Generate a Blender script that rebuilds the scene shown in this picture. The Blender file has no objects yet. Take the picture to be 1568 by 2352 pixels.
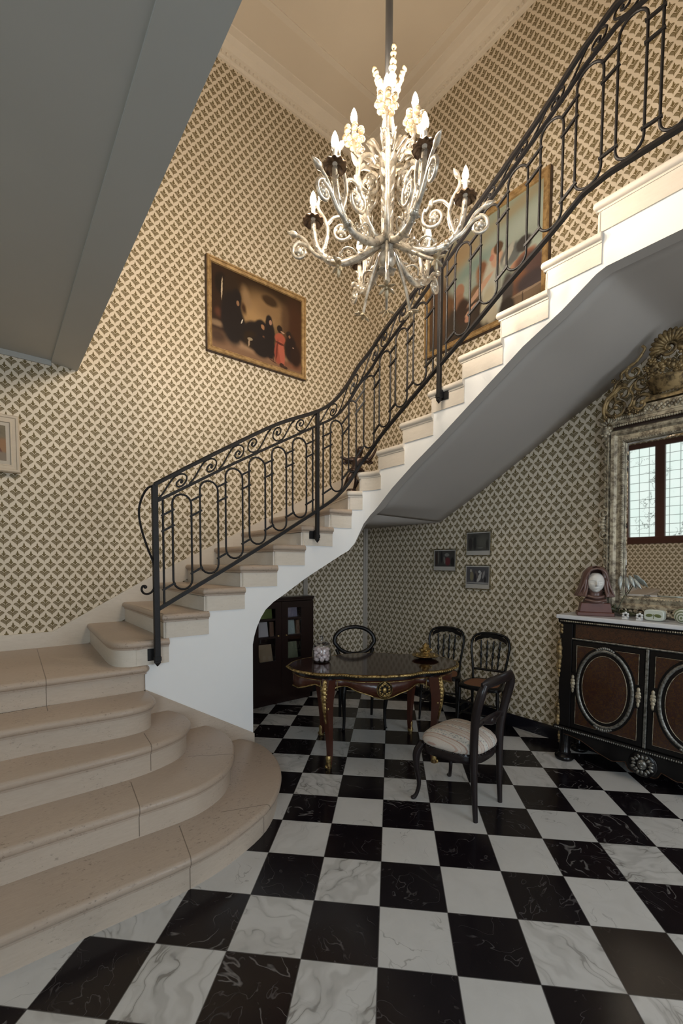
import bpy, bmesh, math, random
from mathutils import Vector, Matrix, Quaternion
random.seed(11)
SC = bpy.context.scene
COL = SC.collection
PI = math.pi
V3 = Vector

# ------------------------------------------------------------------ objects
def tag(o, label=None, cat=None, group=None, kind=None):
    if label: o['label'] = label
    if cat: o['category'] = cat
    if group: o['group'] = group
    if kind: o['kind'] = kind
    return o

def thing(name, label, cat, loc=(0, 0, 0), rz=0.0, group=None):
    o = bpy.data.objects.new(name, None)
    o.empty_display_size = 0.05
    COL.objects.link(o)
    o.location = loc
    o.rotation_euler = (0, 0, rz)
    return tag(o, label, cat, group)

def copy_tree(o, parent=None):
    c = o.copy()
    COL.objects.link(c)
    c.parent = parent
    for ch in list(o.children):
        copy_tree(ch, c)
    return c

class MB:
    """collects shapes, links them as one mesh object"""
    def __init__(s, M=None):
        s.bm = bmesh.new()
        s.M = M or Matrix.Identity(4)
    def v(s, p):
        return s.bm.verts.new(s.M @ V3(p))
    def face(s, vs):
        try:
            return s.bm.faces.new(vs)
        except ValueError:
            return None
    def poly(s, pts):
        return s.face([s.v(p) for p in pts])
    def box(s, x0, y0, z0, x1, y1, z1):
        c = [s.v((x, y, z)) for z in (z0, z1) for y in (y0, y1) for x in (x0, x1)]
        for f in ((0, 2, 3, 1), (4, 5, 7, 6), (0, 1, 5, 4), (2, 6, 7, 3), (0, 4, 6, 2), (1, 3, 7, 5)):
            s.face([c[i] for i in f])
        return s
    def prism(s, poly, h0, h1, axis='z'):
        """poly: 2D points; extruded along axis"""
        def P(a, b, h):
            return {'z': (a, b, h), 'y': (a, h, b), 'x': (h, a, b)}[axis]
        lo = [s.v(P(a, b, h0)) for a, b in poly]
        hi = [s.v(P(a, b, h1)) for a, b in poly]
        n = len(poly)
        s.face(lo[::-1]); s.face(hi)
        for i in range(n):
            j = (i + 1) % n
            s.face([lo[i], lo[j], hi[j], hi[i]])
        return s
    def tube(s, pts, r, n=8, closed=False, sc=(1, 1), up=None, cap=True, square=False):
        """sweep a round (or square) section along pts; r number or list"""
        pts = [V3(p) for p in pts]
        m = len(pts)
        rs = r if isinstance(r, (list, tuple)) else [r] * m
        T = []
        for i in range(m):
            if closed:
                t = pts[(i + 1) % m] - pts[i - 1]
            else:
                t = pts[min(i + 1, m - 1)] - pts[max(i - 1, 0)]
            if t.length < 1e-9: t = V3((0, 0, 1))
            T.append(t.normalized())
        if up is None:
            up = V3((0, 0, 1)) if abs(T[0].z) < .9 else V3((1, 0, 0))
        up = V3(up)
        N = up - T[0] * up.dot(T[0])
        if N.length < 1e-6:
            N = T[0].orthogonal()
        N.normalize()
        rings = []
        if square:
            ang = [PI / 4 + k * PI / 2 for k in range(4)]; n = 4; kk = math.sqrt(2)
        else:
            ang = [2 * PI * k / n for k in range(n)]; kk = 1
        for i in range(m):
            if i:
                q = T[i - 1].rotation_difference(T[i])
                N = q @ N
                N = (N - T[i] * N.dot(T[i])).normalized()
            B = T[i].cross(N)
            rings.append([s.v(pts[i] + (N * math.cos(a) * sc[0] + B * math.sin(a) * sc[1]) * rs[i] * kk) for a in ang])
        for i in range(m if closed else m - 1):
            a, b = rings[i], rings[(i + 1) % m]
            for k in range(n):
                l = (k + 1) % n
                s.face([a[k], a[l], b[l], b[k]])
        if cap and not closed:
            s.face(rings[0][::-1]); s.face(rings[-1])
        return s
    def lathe(s, prof, n=20, c=(0, 0, 0), axis=None, a0=0, a1=2 * PI):
        """prof: (r, h) pairs; axis: direction of h"""
        c = V3(c)
        q = Quaternion() if axis is None else V3((0, 0, 1)).rotation_difference(V3(axis).normalized())
        full = abs(a1 - a0 - 2 * PI) < 1e-6
        cnt = n if full else n + 1
        rings = []
        for r, h in prof:
            if r < 1e-6:
                vv = s.v(c + q @ V3((0, 0, h)))
                rings.append([vv] * cnt)
            else:
                rings.append([s.v(c + q @ V3((r * math.cos(a0 + (a1 - a0) * k / n), r * math.sin(a0 + (a1 - a0) * k / n), h))) for k in range(cnt)])
        for i in range(len(rings) - 1):
            a, b = rings[i], rings[i + 1]
            for k in range(n):
                l = (k + 1) % cnt
                f = []
                for x in (a[k], a[l], b[l], b[k]):
                    if x not in f: f.append(x)
                if len(f) > 2: s.face(f)
        return s
    def ell(s, c, r, n=12, m=8, R=None):
        """ellipsoid"""
        c = V3(c)
        R = R or Matrix.Identity(3)
        r = r if isinstance(r, (list, tuple)) else (r, r, r)
        rings = []
        for i in range(m + 1):
            t = PI * i / m
            if i in (0, m):
                vv = s.v(c + R @ V3((0, 0, r[2] * math.cos(t)))); rings.append([vv] * n)
            else:
                rings.append([s.v(c + R @ V3((r[0] * math.sin(t) * math.cos(2 * PI * k / n), r[1] * math.sin(t) * math.sin(2 * PI * k / n), r[2] * math.cos(t)))) for k in range(n)])
        for i in range(m):
            a, b = rings[i], rings[i + 1]
            for k in range(n):
                l = (k + 1) % n
                f = []
                for x in (a[k], b[k], b[l], a[l]):
                    if x not in f: f.append(x)
                if len(f) > 2: s.face(f)
        return s
    def grid(s, fn, nu, nv, closeu=False):
        """surface fn(u,v) -> point, u, v in 0..1"""
        g = [[s.v(fn(i / nu, j / nv)) for j in range(nv + 1)] for i in range(nu if closeu else nu + 1)]
        for i in range(nu):
            for j in range(nv):
                k = (i + 1) % len(g)
                s.face([g[i][j], g[k][j], g[k][j + 1], g[i][j + 1]])
        return s
    def build(s, name, mat, parent=None, smooth=None, bevel=0, solid=0, subsurf=0, mark=0):
        bm = s.bm
        bmesh.ops.remove_doubles(bm, verts=bm.verts, dist=1e-5)
        bmesh.ops.recalc_face_normals(bm, faces=bm.faces)
        me = bpy.data.meshes.new(name)
        bm.to_mesh(me); bm.free()
        o = bpy.data.objects.new(name, me)
        COL.objects.link(o)
        if mat: me.materials.append(mat)
        if parent: o.parent = parent
        if smooth is not None:
            for p in me.polygons: p.use_smooth = True
            if smooth < 170:
                try: me.set_sharp_from_angle(angle=math.radians(smooth))
                except Exception: pass
        if solid:
            md = o.modifiers.new('s', 'SOLIDIFY'); md.thickness = solid; md.offset = 0
        if bevel:
            md = o.modifiers.new('b', 'BEVEL'); md.width = bevel; md.segments = 2; md.limit_method = 'ANGLE'; md.angle_limit = math.radians(40)
        if subsurf:
            md = o.modifiers.new('ss', 'SUBSURF'); md.levels = subsurf; md.render_levels = subsurf
        return o

def spline(pts, n=8, closed=False):
    """Catmull-Rom through points (any dimension)"""
    P = [tuple(p) for p in pts]; m = len(P); out = []
    rng = range(m if closed else m - 1)
    for i in rng:
        p1, p2 = P[i], P[(i + 1) % m]
        p0 = P[i - 1] if (closed or i > 0) else tuple(2 * a - b for a, b in zip(p1, p2))
        p3 = P[(i + 2) % m] if (closed or i + 2 < m) else tuple(2 * b - a for a, b in zip(p1, p2))
        for k in range(n):
            t = k / n
            out.append(tuple(.5 * (2 * b + (c - a) * t + (2 * a - 5 * b + 4 * c - d) * t * t + (3 * b - a - 3 * c + d) * t ** 3) for a, b, c, d in zip(p0, p1, p2, p3)))
    if not closed: out.append(P[-1])
    return out

def interp(tab, x):
    """piecewise linear table"""
    if x <= tab[0][0]:
        (a, b), (c, d) = tab[0], tab[1]
    elif x >= tab[-1][0]:
        (a, b), (c, d) = tab[-2], tab[-1]
    else:
        for i in range(len(tab) - 1):
            if tab[i][0] <= x <= tab[i + 1][0]:
                (a, b), (c, d) = tab[i], tab[i + 1]; break
    return b + (d - b) * (x - a) / (c - a)

def smooth_tab(tab, n=6):
    return spline(tab, n)

# ------------------------------------------------------------------ camera
C = V3((-1.36545, -1.416784, 1.596665))
RC = ((0.782284, -0.622905, 0.004677), (-0.028354, -0.043108, -0.998668), (0.622277, 0.781109, -0.051385))
cam_d = bpy.data.cameras.new('camera')
cam = bpy.data.objects.new('camera', cam_d)
COL.objects.link(cam)
Mx = Matrix((
    (RC[0][0], -RC[1][0], -RC[2][0], C.x),
    (RC[0][1], -RC[1][1], -RC[2][1], C.y),
    (RC[0][2], -RC[1][2], -RC[2][2], C.z),
    (0, 0, 0, 1)))
cam.matrix_world = Mx
cam_d.sensor_fit = 'AUTO'
cam_d.sensor_width = 36.0
cam_d.lens = 36.0 * 1003.6287 / 2352
cam_d.shift_x = 0.0
cam_d.shift_y = (1346 - 1176) / 2352
cam_d.clip_start = 0.02
SC.camera = cam
# ------------------------------------------------------------------ materials
class S:
    """a scalar socket with arithmetic"""
    def __init__(s, sh, sock): s.sh = sh; s.k = sock
    def _b(s, op, o, sw=False):
        return s.sh.math(op, o if sw else s, s if sw else o)
    def __add__(s, o): return s._b('ADD', o)
    __radd__ = __add__
    def __sub__(s, o): return s._b('SUBTRACT', o)
    def __rsub__(s, o): return s._b('SUBTRACT', o, True)
    def __mul__(s, o): return s._b('MULTIPLY', o)
    __rmul__ = __mul__
    def __truediv__(s, o): return s._b('DIVIDE', o)
    def __rtruediv__(s, o): return s._b('DIVIDE', o, True)
    def __lt__(s, o): return s._b('LESS_THAN', o)
    def __gt__(s, o): return s._b('GREATER_THAN', o)

class Sh:
    def __init__(s, name):
        s.m = bpy.data.materials.new(name)
        s.m.use_nodes = True
        s.t = s.m.node_tree
        s.n = s.t.nodes
        s.bsdf = s.n['Principled BSDF']
    def put(s, sock, val):
        if isinstance(val, S): s.t.links.new(val.k, sock)
        elif hasattr(val, 'is_linked') or hasattr(val, 'links'): s.t.links.new(val, sock)
        elif isinstance(val, (tuple, list)) and len(val) == 3 and sock.type == 'RGBA': sock.default_value = (*val, 1)
        else: sock.default_value = val
    def math(s, op, a, b=None, c=None):
        nd = s.n.new('ShaderNodeMath'); nd.operation = op
        for i, x in enumerate((a, b, c)):
            if x is not None: s.put(nd.inputs[i], x)
        return S(s, nd.outputs[0])
    def mx(s, a, b): return s.math('MAXIMUM', a, b)
    def mn(s, a, b): return s.math('MINIMUM', a, b)
    def ab(s, a): return s.math('ABSOLUTE', a)
    def fl(s, a): return s.math('FLOOR', a)
    def sstep(s, a, b, x):
        nd = s.n.new('ShaderNodeMapRange'); nd.interpolation_type = 'SMOOTHSTEP'
        s.put(nd.inputs['Value'], x); s.put(nd.inputs['From Min'], a); s.put(nd.inputs['From Max'], b)
        return S(s, nd.outputs[0])
    def pos(s):
        nd = s.n.new('ShaderNodeNewGeometry'); return nd.outputs['Position']
    def coord(s, kind='Object'):
        nd = s.n.new('ShaderNodeTexCoord'); return nd.outputs[kind]
    def xyz(s, vec):
        nd = s.n.new('ShaderNodeSeparateXYZ'); s.t.links.new(vec, nd.inputs[0])
        return [S(s, o) for o in nd.outputs]
    def comb(s, x, y, z=0.0):
        nd = s.n.new('ShaderNodeCombineXYZ')
        for i, q in enumerate((x, y, z)): s.put(nd.inputs[i], q)
        return nd.outputs[0]
    def mapping(s, vec, scale=(1, 1, 1), loc=(0, 0, 0), rot=(0, 0, 0)):
        nd = s.n.new('ShaderNodeMapping'); s.t.links.new(vec, nd.inputs[0])
        nd.inputs['Scale'].default_value = scale; nd.inputs['Location'].default_value = loc; nd.inputs['Rotation'].default_value = rot
        return nd.outputs[0]
    def noise(s, vec, scale=5, detail=3, rough=.5, dist=0, out=0):
        nd = s.n.new('ShaderNodeTexNoise')
        if vec is not None: s.t.links.new(vec, nd.inputs['Vector'])
        nd.inputs['Scale'].default_value = scale; nd.inputs['Detail'].default_value = detail
        nd.inputs['Roughness'].default_value = rough; nd.inputs['Distortion'].default_value = dist
        return S(s, nd.outputs[0]) if out == 0 else nd.outputs[1]
    def voro(s, vec, scale=5, feature='F1', out='Distance'):
        nd = s.n.new('ShaderNodeTexVoronoi'); nd.feature = feature
        s.t.links.new(vec, nd.inputs['Vector']); nd.inputs['Scale'].default_value = scale
        return S(s, nd.outputs[out])
    def white(s, vec):
        nd = s.n.new('ShaderNodeTexWhiteNoise'); s.t.links.new(vec, nd.inputs['Vector'])
        return S(s, nd.outputs['Value']), nd.outputs['Color']
    def mix(s, f, a, b):
        nd = s.n.new('ShaderNodeMix'); nd.data_type = 'RGBA'
        s.put(nd.inputs[0], f); s.put(nd.inputs[6], a); s.put(nd.inputs[7], b)
        return nd.outputs[2]
    def vadd(s, a, b):
        nd = s.n.new('ShaderNodeVectorMath'); nd.operation = 'ADD'
        s.put(nd.inputs[0], a); s.put(nd.inputs[1], b)
        return nd.outputs[0]
    def vscale(s, a, k):
        nd = s.n.new('ShaderNodeVectorMath'); nd.operation = 'SCALE'
        s.put(nd.inputs[0], a); nd.inputs['Scale'].default_value = k
        return nd.outputs[0]
    def length(s, a):
        nd = s.n.new('ShaderNodeVectorMath'); nd.operation = 'LENGTH'
        s.put(nd.inputs[0], a)
        return S(s, nd.outputs['Value'])
    def bump(s, h, strength=.3, dist=.01):
        nd = s.n.new('ShaderNodeBump'); s.put(nd.inputs['Height'], h)
        nd.inputs['Strength'].default_value = strength; nd.inputs['Distance'].default_value = dist
        s.t.links.new(nd.outputs[0], s.bsdf.inputs['Normal'])
    def out(s, col=None, rough=.5, metal=0, spec=None, coat=0, emit=None, estr=1, trans=0, ior=None, alpha=None):
        b = s.bsdf.inputs
        if col is not None: s.put(b['Base Color'], col)
        s.put(b['Roughness'], rough); s.put(b['Metallic'], metal)
        if spec is not None: b['Specular IOR Level'].default_value = spec
        if coat: b['Coat Weight'].default_value = coat; b['Coat Roughness'].default_value = .08
        if emit is not None: s.put(b['Emission Color'], emit); s.put(b['Emission Strength'], estr)
        if trans: b['Transmission Weight'].default_value = trans
        if ior: b['IOR'].default_value = ior
        return s.m

def flat_mat(name, col, rough=.5, metal=0, nscale=8, var=.12, bump=0, bscale=60, **kw):
    """plain surface with a little procedural unevenness"""
    h = Sh(name)
    p = h.coord('Object')
    n = h.noise(p, nscale, 4, .6)
    a = tuple(max(0, c * (1 - var)) for c in col); b = tuple(min(1, c * (1 + var)) for c in col)
    c = h.mix(n, a, b)
    if bump: h.bump(h.noise(p, bscale, 3), bump, .004)
    return h.out(c, rough, metal, **kw)

def wallpaper(name, axis, u0, v0):
    h = Sh(name)
    x, y, z = h.xyz(h.pos())
    U = (x if axis == 'x' else (y * -1.0))
    u = (U - u0) / .0895
    v = (z - v0) / .130
    # diamond cells: one motif in each
    p = u + v + .5; q = u - v + .5
    pl = p - h.fl(p) - .5; ql = q - h.fl(q) - .5
    a = h.ab((pl + ql) * .5) * .985; b = (pl - ql) * .5 * .985      # a: |local u|, b: local v, diamond a+|b|<.5
    ss = h.sstep
    mx0 = lambda q: h.mx(q, 0.0)
    da = mx0(a - .21)
    up = h.mn(h.math('SQRT', a) * .47 - .13, .075 - da * da * 2.3)      # arched upper edge of the two wings
    low = a * .62 - .285
    w = ss(-.012, .012, up - b) * ss(-.02, .02, b - low) * (1.0 - ss(.415, .445, a))
    st = h.math('SINE', (a + b * .62) * 80.0) * .5 + .5
    w = w * (1.0 - ss(.4, .9, st) * ss(.03, .08, up - b) * .42)
    q1 = (b + .20) / .16
    stem = ss(-.006, .014, h.math('SQRT', mx0(1.0 - q1 * q1)) * .042 - a - .004)
    q2 = (b - .15) / .2
    wd = mx0(1.0 - q2 * q2) * .082
    e1 = (a - .105) / .098; e2 = (b - .115 + (a - .1) * .25) / .042
    arm = 1.0 - ss(.8, 1.2, e1 * e1 + e2 * e2)
    heart = (1.0 - ss(.08, .10, a)) * (b < .11)
    bud = h.mx(ss(-.006, .014, wd - a - .002), h.mx(arm, heart)) * ss(-.01, .015, b - up - .04)
    m = h.mx(h.mx(w, stem), bud)
    nz = h.noise(h.pos(), 3.0, 4, .6)
    fine = h.noise(h.pos(), 220, 2)
    base = h.mix(nz, (.68, .59, .465), (.755, .67, .545))
    ink = h.mix(fine, (.112, .077, .022), (.170, .123, .044))
    col = h.mix(m * .96, base, ink)
    return h.out(col, .62, spec=.25)

def marble_floor(name):
    h = Sh(name)
    x, y, z = h.xyz(h.pos())
    q = 2 ** -.5 / .31
    i = (x - y) * q; j = (x + y) * q
    fi, fj = h.fl(i), h.fl(j)
    li = i - fi; lj = j - fj
    par = h.math('PINGPONG', fi + fj, 1.0)            # 0 black, 1 white
    rnd, rcol = h.white(h.comb(fi, fj, 3.0))
    r2, _ = h.white(h.comb(fi, fj, 9.0))
    ang = rnd * 6.283
    ca, sa = h.math('COSINE', ang), h.math('SINE', ang)
    lx, ly = li - .5, lj - .5
    rx = lx * ca - ly * sa; ry = lx * sa + ly * ca
    pv = h.comb(rx + fi * 3.1, ry + fj * 2.7, rnd * 17.0)
    warp = h.vadd(h.vscale(h.noise(pv, 1.6, 2, .5, out=1), .75), h.vscale(h.noise(pv, 9, 2, .5, out=1), .045))
    pw = h.vadd(pv, warp)
    n1 = h.noise(h.mapping(pw, (.8, 2.6, 1)), 1.15, 2, .5)
    d1 = h.ab(n1 - .5)
    vein = 1.0 - h.sstep(0, .02, d1)
    halo = 1.0 - h.sstep(0, .10, d1)
    n2 = h.noise(h.mapping(pw, (2.2, .9, 1), loc=(4, 2, 1)), 1.5, 2.5, .5)
    vein2 = 1.0 - h.sstep(0, .010, h.ab(n2 - .52))
    patch = h.sstep(.42, .6, h.noise(pv, 1.7, 2, .5))
    cloud = h.noise(pw, 2.0, 4, .6)
    wht = h.mix(cloud, (.53, .515, .49), (.66, .645, .62))
    wht = h.mix(halo * h.sstep(.15, .9, r2) * .45, wht, (.34, .325, .30))
    wht = h.mix(h.sstep(.2, .9, r2) * vein * patch * .75, wht, (.20, .185, .165))
    wht = h.mix(vein2 * patch * .6 * h.sstep(.1, .6, rnd), wht, (.24, .225, .205))
    blk = h.mix(h.noise(pw, 3, 4), (.0052, .0036, .0050), (.0115, .0080, .0105))
    blk = h.mix(vein * h.sstep(.5, .7, patch) * .5 * h.sstep(.45, .7, r2), blk, (.30, .28, .27))
    blk = h.mix(vein2 * (1.0 - patch) * .30, blk, (.22, .20, .20))
    blk = h.mix(h.sstep(.66, .74, h.noise(pw, 11, 3)) * .10, blk, (.25, .22, .21))
    # one browner tile near the right
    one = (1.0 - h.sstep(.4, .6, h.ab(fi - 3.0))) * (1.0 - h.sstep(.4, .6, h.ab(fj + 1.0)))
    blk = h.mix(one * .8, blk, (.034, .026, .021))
    col = h.mix(par, blk, wht)
    e = h.mn(h.mn(li, 1.0 - li), h.mn(lj, 1.0 - lj))
    grout = 1.0 - h.sstep(.004, .011, e)
    col = h.mix(grout * .75, col, (.05, .045, .042))
    rough = h.noise(h.pos(), 9, 4) * .12 + .13
    return h.out(col, rough, spec=.32)

def stone(name, c1, c2, streak=(1, 1, 1), pit=.5, rough=.42, joints=()):
    h = Sh(name)
    p = h.pos()
    n = h.noise(h.mapping(p, streak), 6, 6, .65)
    big = h.noise(p, 1.1, 3)
    col = h.mix(n, c1, c2)
    col = h.mix(h.sstep(.35, .75, big) * .25, col, tuple(c * .78 for c in c1))
    f = h.sstep(.56, .68, h.noise(h.mapping(p, (38, 64, 60)), 1.2, 5, .75)) * h.sstep(.38, .6, h.noise(p, 3.5, 3))
    col = h.mix(f * pit * 1.5, col, tuple(c * .42 for c in c1))
    if joints:
        x, y, z = h.xyz(p)
        for (ax, ay), (bx, by), z0, z1 in joints:
            L = math.hypot(bx - ax, by - ay); tx, ty = (bx - ax) / L, (by - ay) / L
            d = h.ab((x - ax) * ty - (y - ay) * tx)
            t = (x - ax) * tx + (y - ay) * ty
            inn = (t > -.02) * (t < L + .10) * (z > z0) * (z < z1)
            col = h.mix((1.0 - h.sstep(.0012, .0035, d)) * inn * .75, col, (.10, .075, .055))
    return h.out(col, rough, spec=.35)

def ornate(name, base, ink, scale, rough=.3, metal=0, coat=.0, thr=.5, metal_ink=0.0):
    """dense arabesque inlay"""
    h = Sh(name)
    p = h.coord('Object')
    w = h.vadd(p, h.vscale(h.noise(p, scale * .35, 2, out=1), .06))
    n = h.noise(w, scale, 2, .5, 1.5)
    line = 1.0 - h.sstep(.02, .07, h.ab(n - thr))
    cl = h.noise(p, scale * .2, 3)
    b = h.mix(cl, base, tuple(c * .55 for c in base))
    col = h.mix(line * .8, b, ink)
    return h.out(col, rough, line * metal_ink + metal, coat=coat)

def fabric_stripe(name):
    h = Sh(name)
    x, y, z = h.xyz(h.coord('Object'))
    t = x / .105
    t = t - h.fl(t)
    sp = h.noise(h.coord('Object'), 120, 3, .7)
    flo = h.sstep(.52, .6, h.noise(h.coord('Object'), 75, 2, .5))
    base = h.mix(sp, (.46, .40, .345), (.60, .53, .46))
    band = h.mix(flo * .7, (.60, .56, .50), (.25, .27, .28))
    isb = h.sstep(.30, .33, t) * (1.0 - h.sstep(.78, .81, t))
    col = h.mix(isb, base, band)
    def line(c, w): return 1.0 - h.sstep(w * .6, w, h.ab(t - c))
    col = h.mix(line(.31, .035) * .7, col, (.36, .19, .14))
    col = h.mix(line(.80, .035) * .7, col, (.36, .19, .14))
    col = h.mix(line(.06, .03) * .6, col, (.40, .23, .16))
    col = h.mix(line(.16, .012) * .5, col, (.40, .23, .16))
    h.bump(sp, .25, .003)
    return h.out(col, .85, spec=.15)

def painting(name, bg, blobs, noise_amp=.02, dark=1.0, rough=.35, brush=14):
    """canvas: soft strokes (cx, cy, rx, ry, angle in degrees, softness, colour, strength) over a ground"""
    h = Sh(name)
    uv = h.coord('UV')
    w = h.noise(uv, brush, 3, .6, out=1)
    uvw = h.vadd(uv, h.vscale(h.vadd(w, (-.5, -.5, -.5)), noise_amp))
    x, y, z = h.xyz(uvw)
    n = h.noise(h.mapping(uv, (1, 1.6, 1)), 5, 5, .65)
    col = h.mix(n, tuple(c * .65 for c in bg), tuple(c * 1.3 for c in bg))
    for bl in blobs:
        cx, cy, rx, ry, ang, soft, c = bl[:7]
        if soft <= .6: soft *= .6
        k = bl[7] if len(bl) > 7 else 1.0
        a = math.radians(ang)
        v = h.mapping(h.vadd(uvw, (-cx, -cy, 0)), (1, 1, 0), rot=(0, 0, -a))
        v = h.mapping(v, (1 / rx, 1 / ry, 0))
        m = 1.0 - h.sstep(1 - soft, 1 + soft * .6, h.length(v))
        if k != 1.0: m = m * k
        col = h.mix(m, col, c)
    g = h.noise(h.mapping(uv, (60, 40, 1)), 3, 3)
    col = h.mix(g * .15, col, tuple(c * .4 for c in bg))
    return h.out(col, rough, spec=.3)

M = {}
M['paper_l'] = wallpaper('wallpaper_left', 'x', -1.206, 3.205)
M['paper_r'] = wallpaper('wallpaper_right', 'y', -1.20, 1.50)
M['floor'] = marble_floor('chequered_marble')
JO = (((-.62, .90), (-.661, .61), .0, .18), ((-.37, .90), (-.15, .82), .0, .18), ((-.79, 1.20), (-.815, .915), .18, .36), ((-.40, 1.34), (-.165, 1.20), .18, .36), ((-.655, 1.44), (-.667, 1.244), .36, .54), ((-1.10, 2.95), (-1.13, 1.80), .70, .89))
M['lime'] = stone('limestone', (.46, .37, .29), (.60, .505, .41), (3, 3, 14), .35, joints=JO)
M['tread'] = stone('worn_limestone', (.385, .295, .225), (.53, .425, .335), (4, 30, 30), .6, .34, joints=JO)
M['lime2'] = stone('pale_limestone', (.60, .53, .44), (.74, .67, .58), (2, 2, 9), .15)
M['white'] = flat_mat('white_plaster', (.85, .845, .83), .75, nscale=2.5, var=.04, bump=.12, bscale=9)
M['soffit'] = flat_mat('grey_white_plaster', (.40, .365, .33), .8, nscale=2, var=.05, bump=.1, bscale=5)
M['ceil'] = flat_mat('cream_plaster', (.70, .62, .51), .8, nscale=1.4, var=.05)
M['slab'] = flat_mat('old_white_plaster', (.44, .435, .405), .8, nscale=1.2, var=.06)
M['cornice'] = flat_mat('cream_moulding', (.72, .65, .55), .7, var=.04)
M['iron'] = flat_mat('wrought_iron', (.010, .009, .0095), .5, .0, nscale=40, var=.4, bump=.3, bscale=70, spec=.32)
M['base'] = None
def black_marble(name):
    h = Sh(name); p = h.pos()
    pw = h.vadd(p, h.vscale(h.noise(p, 4, 3, out=1), .25))
    n = h.noise(pw, 6, 4)
    v = 1.0 - h.sstep(0, .012, h.ab(n - .5))
    col = h.mix(v * h.sstep(.5, .6, h.noise(p, 3, 2)) * .8, (.010, .009, .013), (.25, .23, .23))
    return h.out(col, .22)
M['base'] = black_marble('black_marble')
M['trimw'] = flat_mat('painted_trim', (.42, .38, .33), .6)
# ------------------------------------------------------------------ the hall
XR, YL = 2.615, 3.026          # inner faces of the right and left walls
XF, YB = -3.15, -4.2           # the two walls behind and beside the camera
ZC = 6.83                      # upper ceiling
ZG, ZU = 3.255, 3.686          # gallery soffit, upper floor
RS = .1755                     # one riser

def struct(name, mb, mat, **k):
    return tag(mb.build(name, mat, **k), kind='structure')

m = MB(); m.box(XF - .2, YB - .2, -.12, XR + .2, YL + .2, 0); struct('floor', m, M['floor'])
m = MB(); m.box(XF - .2, YL, -.12, XR + .2, YL + .2, ZC + .1); struct('wall_left', m, M['paper_l'])
m = MB(); m.box(XR, YB - .2, -.12, XR + .2, YL, ZC + .1); struct('wall_right', m, M['paper_r'])
# front wall with the leaded window opening (seen only in the mirror)
WY0, WY1, WZ0, WZ1 = .02, 1.80, 1.36, 3.18
m = MB()
VY0, VY1, VZ0, VZ1 = -4.0, -2.1, .95, 3.10  # opening for the added second window
m.box(XF - .2, YB - .2, -.12, XF, VY0, ZC + .1); m.box(XF - .2, VY1, -.12, XF, WY0, ZC + .1); m.box(XF - .2, WY1, -.12, XF, YL, ZC + .1)
m.box(XF - .2, VY0, -.12, XF, VY1, VZ0); m.box(XF - .2, VY0, VZ1, XF, VY1, ZC + .1)
m.box(XF - .2, WY0, -.12, XF, WY1, WZ0); m.box(XF - .2, WY0, WZ1, XF, WY1, ZC + .1)
struct('wall_front', m, M['paper_r'])
# back wall with the entrance opening
DX0, DX1, DZ1 = -.2, 2.0, 3.0
m = MB()
m.box(XF, YB - .2, -.12, DX0, YB, ZC + .1); m.box(DX1, YB - .2, -.12, XR, YB, ZC + .1)
m.box(DX0, YB - .2, DZ1, DX1, YB, ZC + .1)
struct('wall_back', m, M['paper_l'])
m = MB(); m.box(XF - .2, YB - .2, ZC, XR + .2, YL + .2, ZC + .2); struct('ceiling', m, M['ceil'])

# cornice round the upper ceiling
def cornice_run(m, p0, p1, nrm):
    prof = [(0, 6.683), (.022, 6.683), (.026, 6.70), (.040, 6.705), (.046, 6.735), (.075, 6.742), (.085, 6.756), (.10, 6.79), (.135, 6.806), (.15, 6.818), (.22, 6.822), (.225, 6.83), (0, 6.83)]
    a = [m.v((p0[0] + nrm[0] * o, p0[1] + nrm[1] * o, z)) for o, z in prof]
    b = [m.v((p1[0] + nrm[0] * o, p1[1] + nrm[1] * o, z)) for o, z in prof]
    for i in range(len(prof) - 1):
        m.face([a[i], b[i], b[i + 1], a[i + 1]])
    # small egg and leaf blocks
    L = math.hypot(p1[0] - p0[0], p1[1] - p0[1]); n = int(L / .05)
    d = ((p1[0] - p0[0]) / L, (p1[1] - p0[1]) / L)
    for k in range(n):
        q = (k + .5) * .05
        c = (p0[0] + d[0] * q + nrm[0] * .05, p0[1] + d[1] * q + nrm[1] * .05, 6.720)
        m.ell(c, (.014, .014, .014), 6, 4)
m = MB(); cornice_run(m, (XF, YL), (XR, YL), (0, -1)); struct('trim_1', m, M['cornice'], smooth=35)
m = MB(); cornice_run(m, (XR, YL), (XR, YB), (-1, 0)); struct('trim_2', m, M['cornice'], smooth=35)
# flat raised border on the ceiling itself
m = MB()
for x0, y0, x1, y1 in ((XF, YL - .62, XR - .3, YL - .56), (XR - .36, YB, XR - .3, YL - .56)):
    m.box(x0, y0, ZC - .012, x1, y1, ZC)
struct('trim_3', m, M['cornice'])

# gallery over the left part of the hall: plaster soffit, edge beam, cover strip on the wall
m = MB()
XG = -.748
m.box(XF, YB, ZG + .02, XG - .19, YL, ZU)
m.prism([(XG - .19, ZG + .02), (XG - .19, ZG + .008), (XG, ZG - .012), (XG, ZU), (XG - .19, ZU)], YB, YL, 'y')
m.box(XG, YB, ZG, 1.435, -2.2, ZU)
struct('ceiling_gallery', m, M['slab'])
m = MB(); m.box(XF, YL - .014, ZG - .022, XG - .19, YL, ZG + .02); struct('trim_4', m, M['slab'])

# white painted conduit covers in the far corner under the stair
m = MB(); m.box(2.545, YL - .02, .12, XR, YL, 2.07); m.box(2.565, YL - .032, .12, 2.60, YL - .02, 2.07); struct('trim_5', m, M['trimw'], bevel=.004)
m = MB(); m.box(1.575, YL - .018, .0, 1.635, YL, 1.70); struct('trim_6', m, M['trimw'], bevel=.004)
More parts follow.
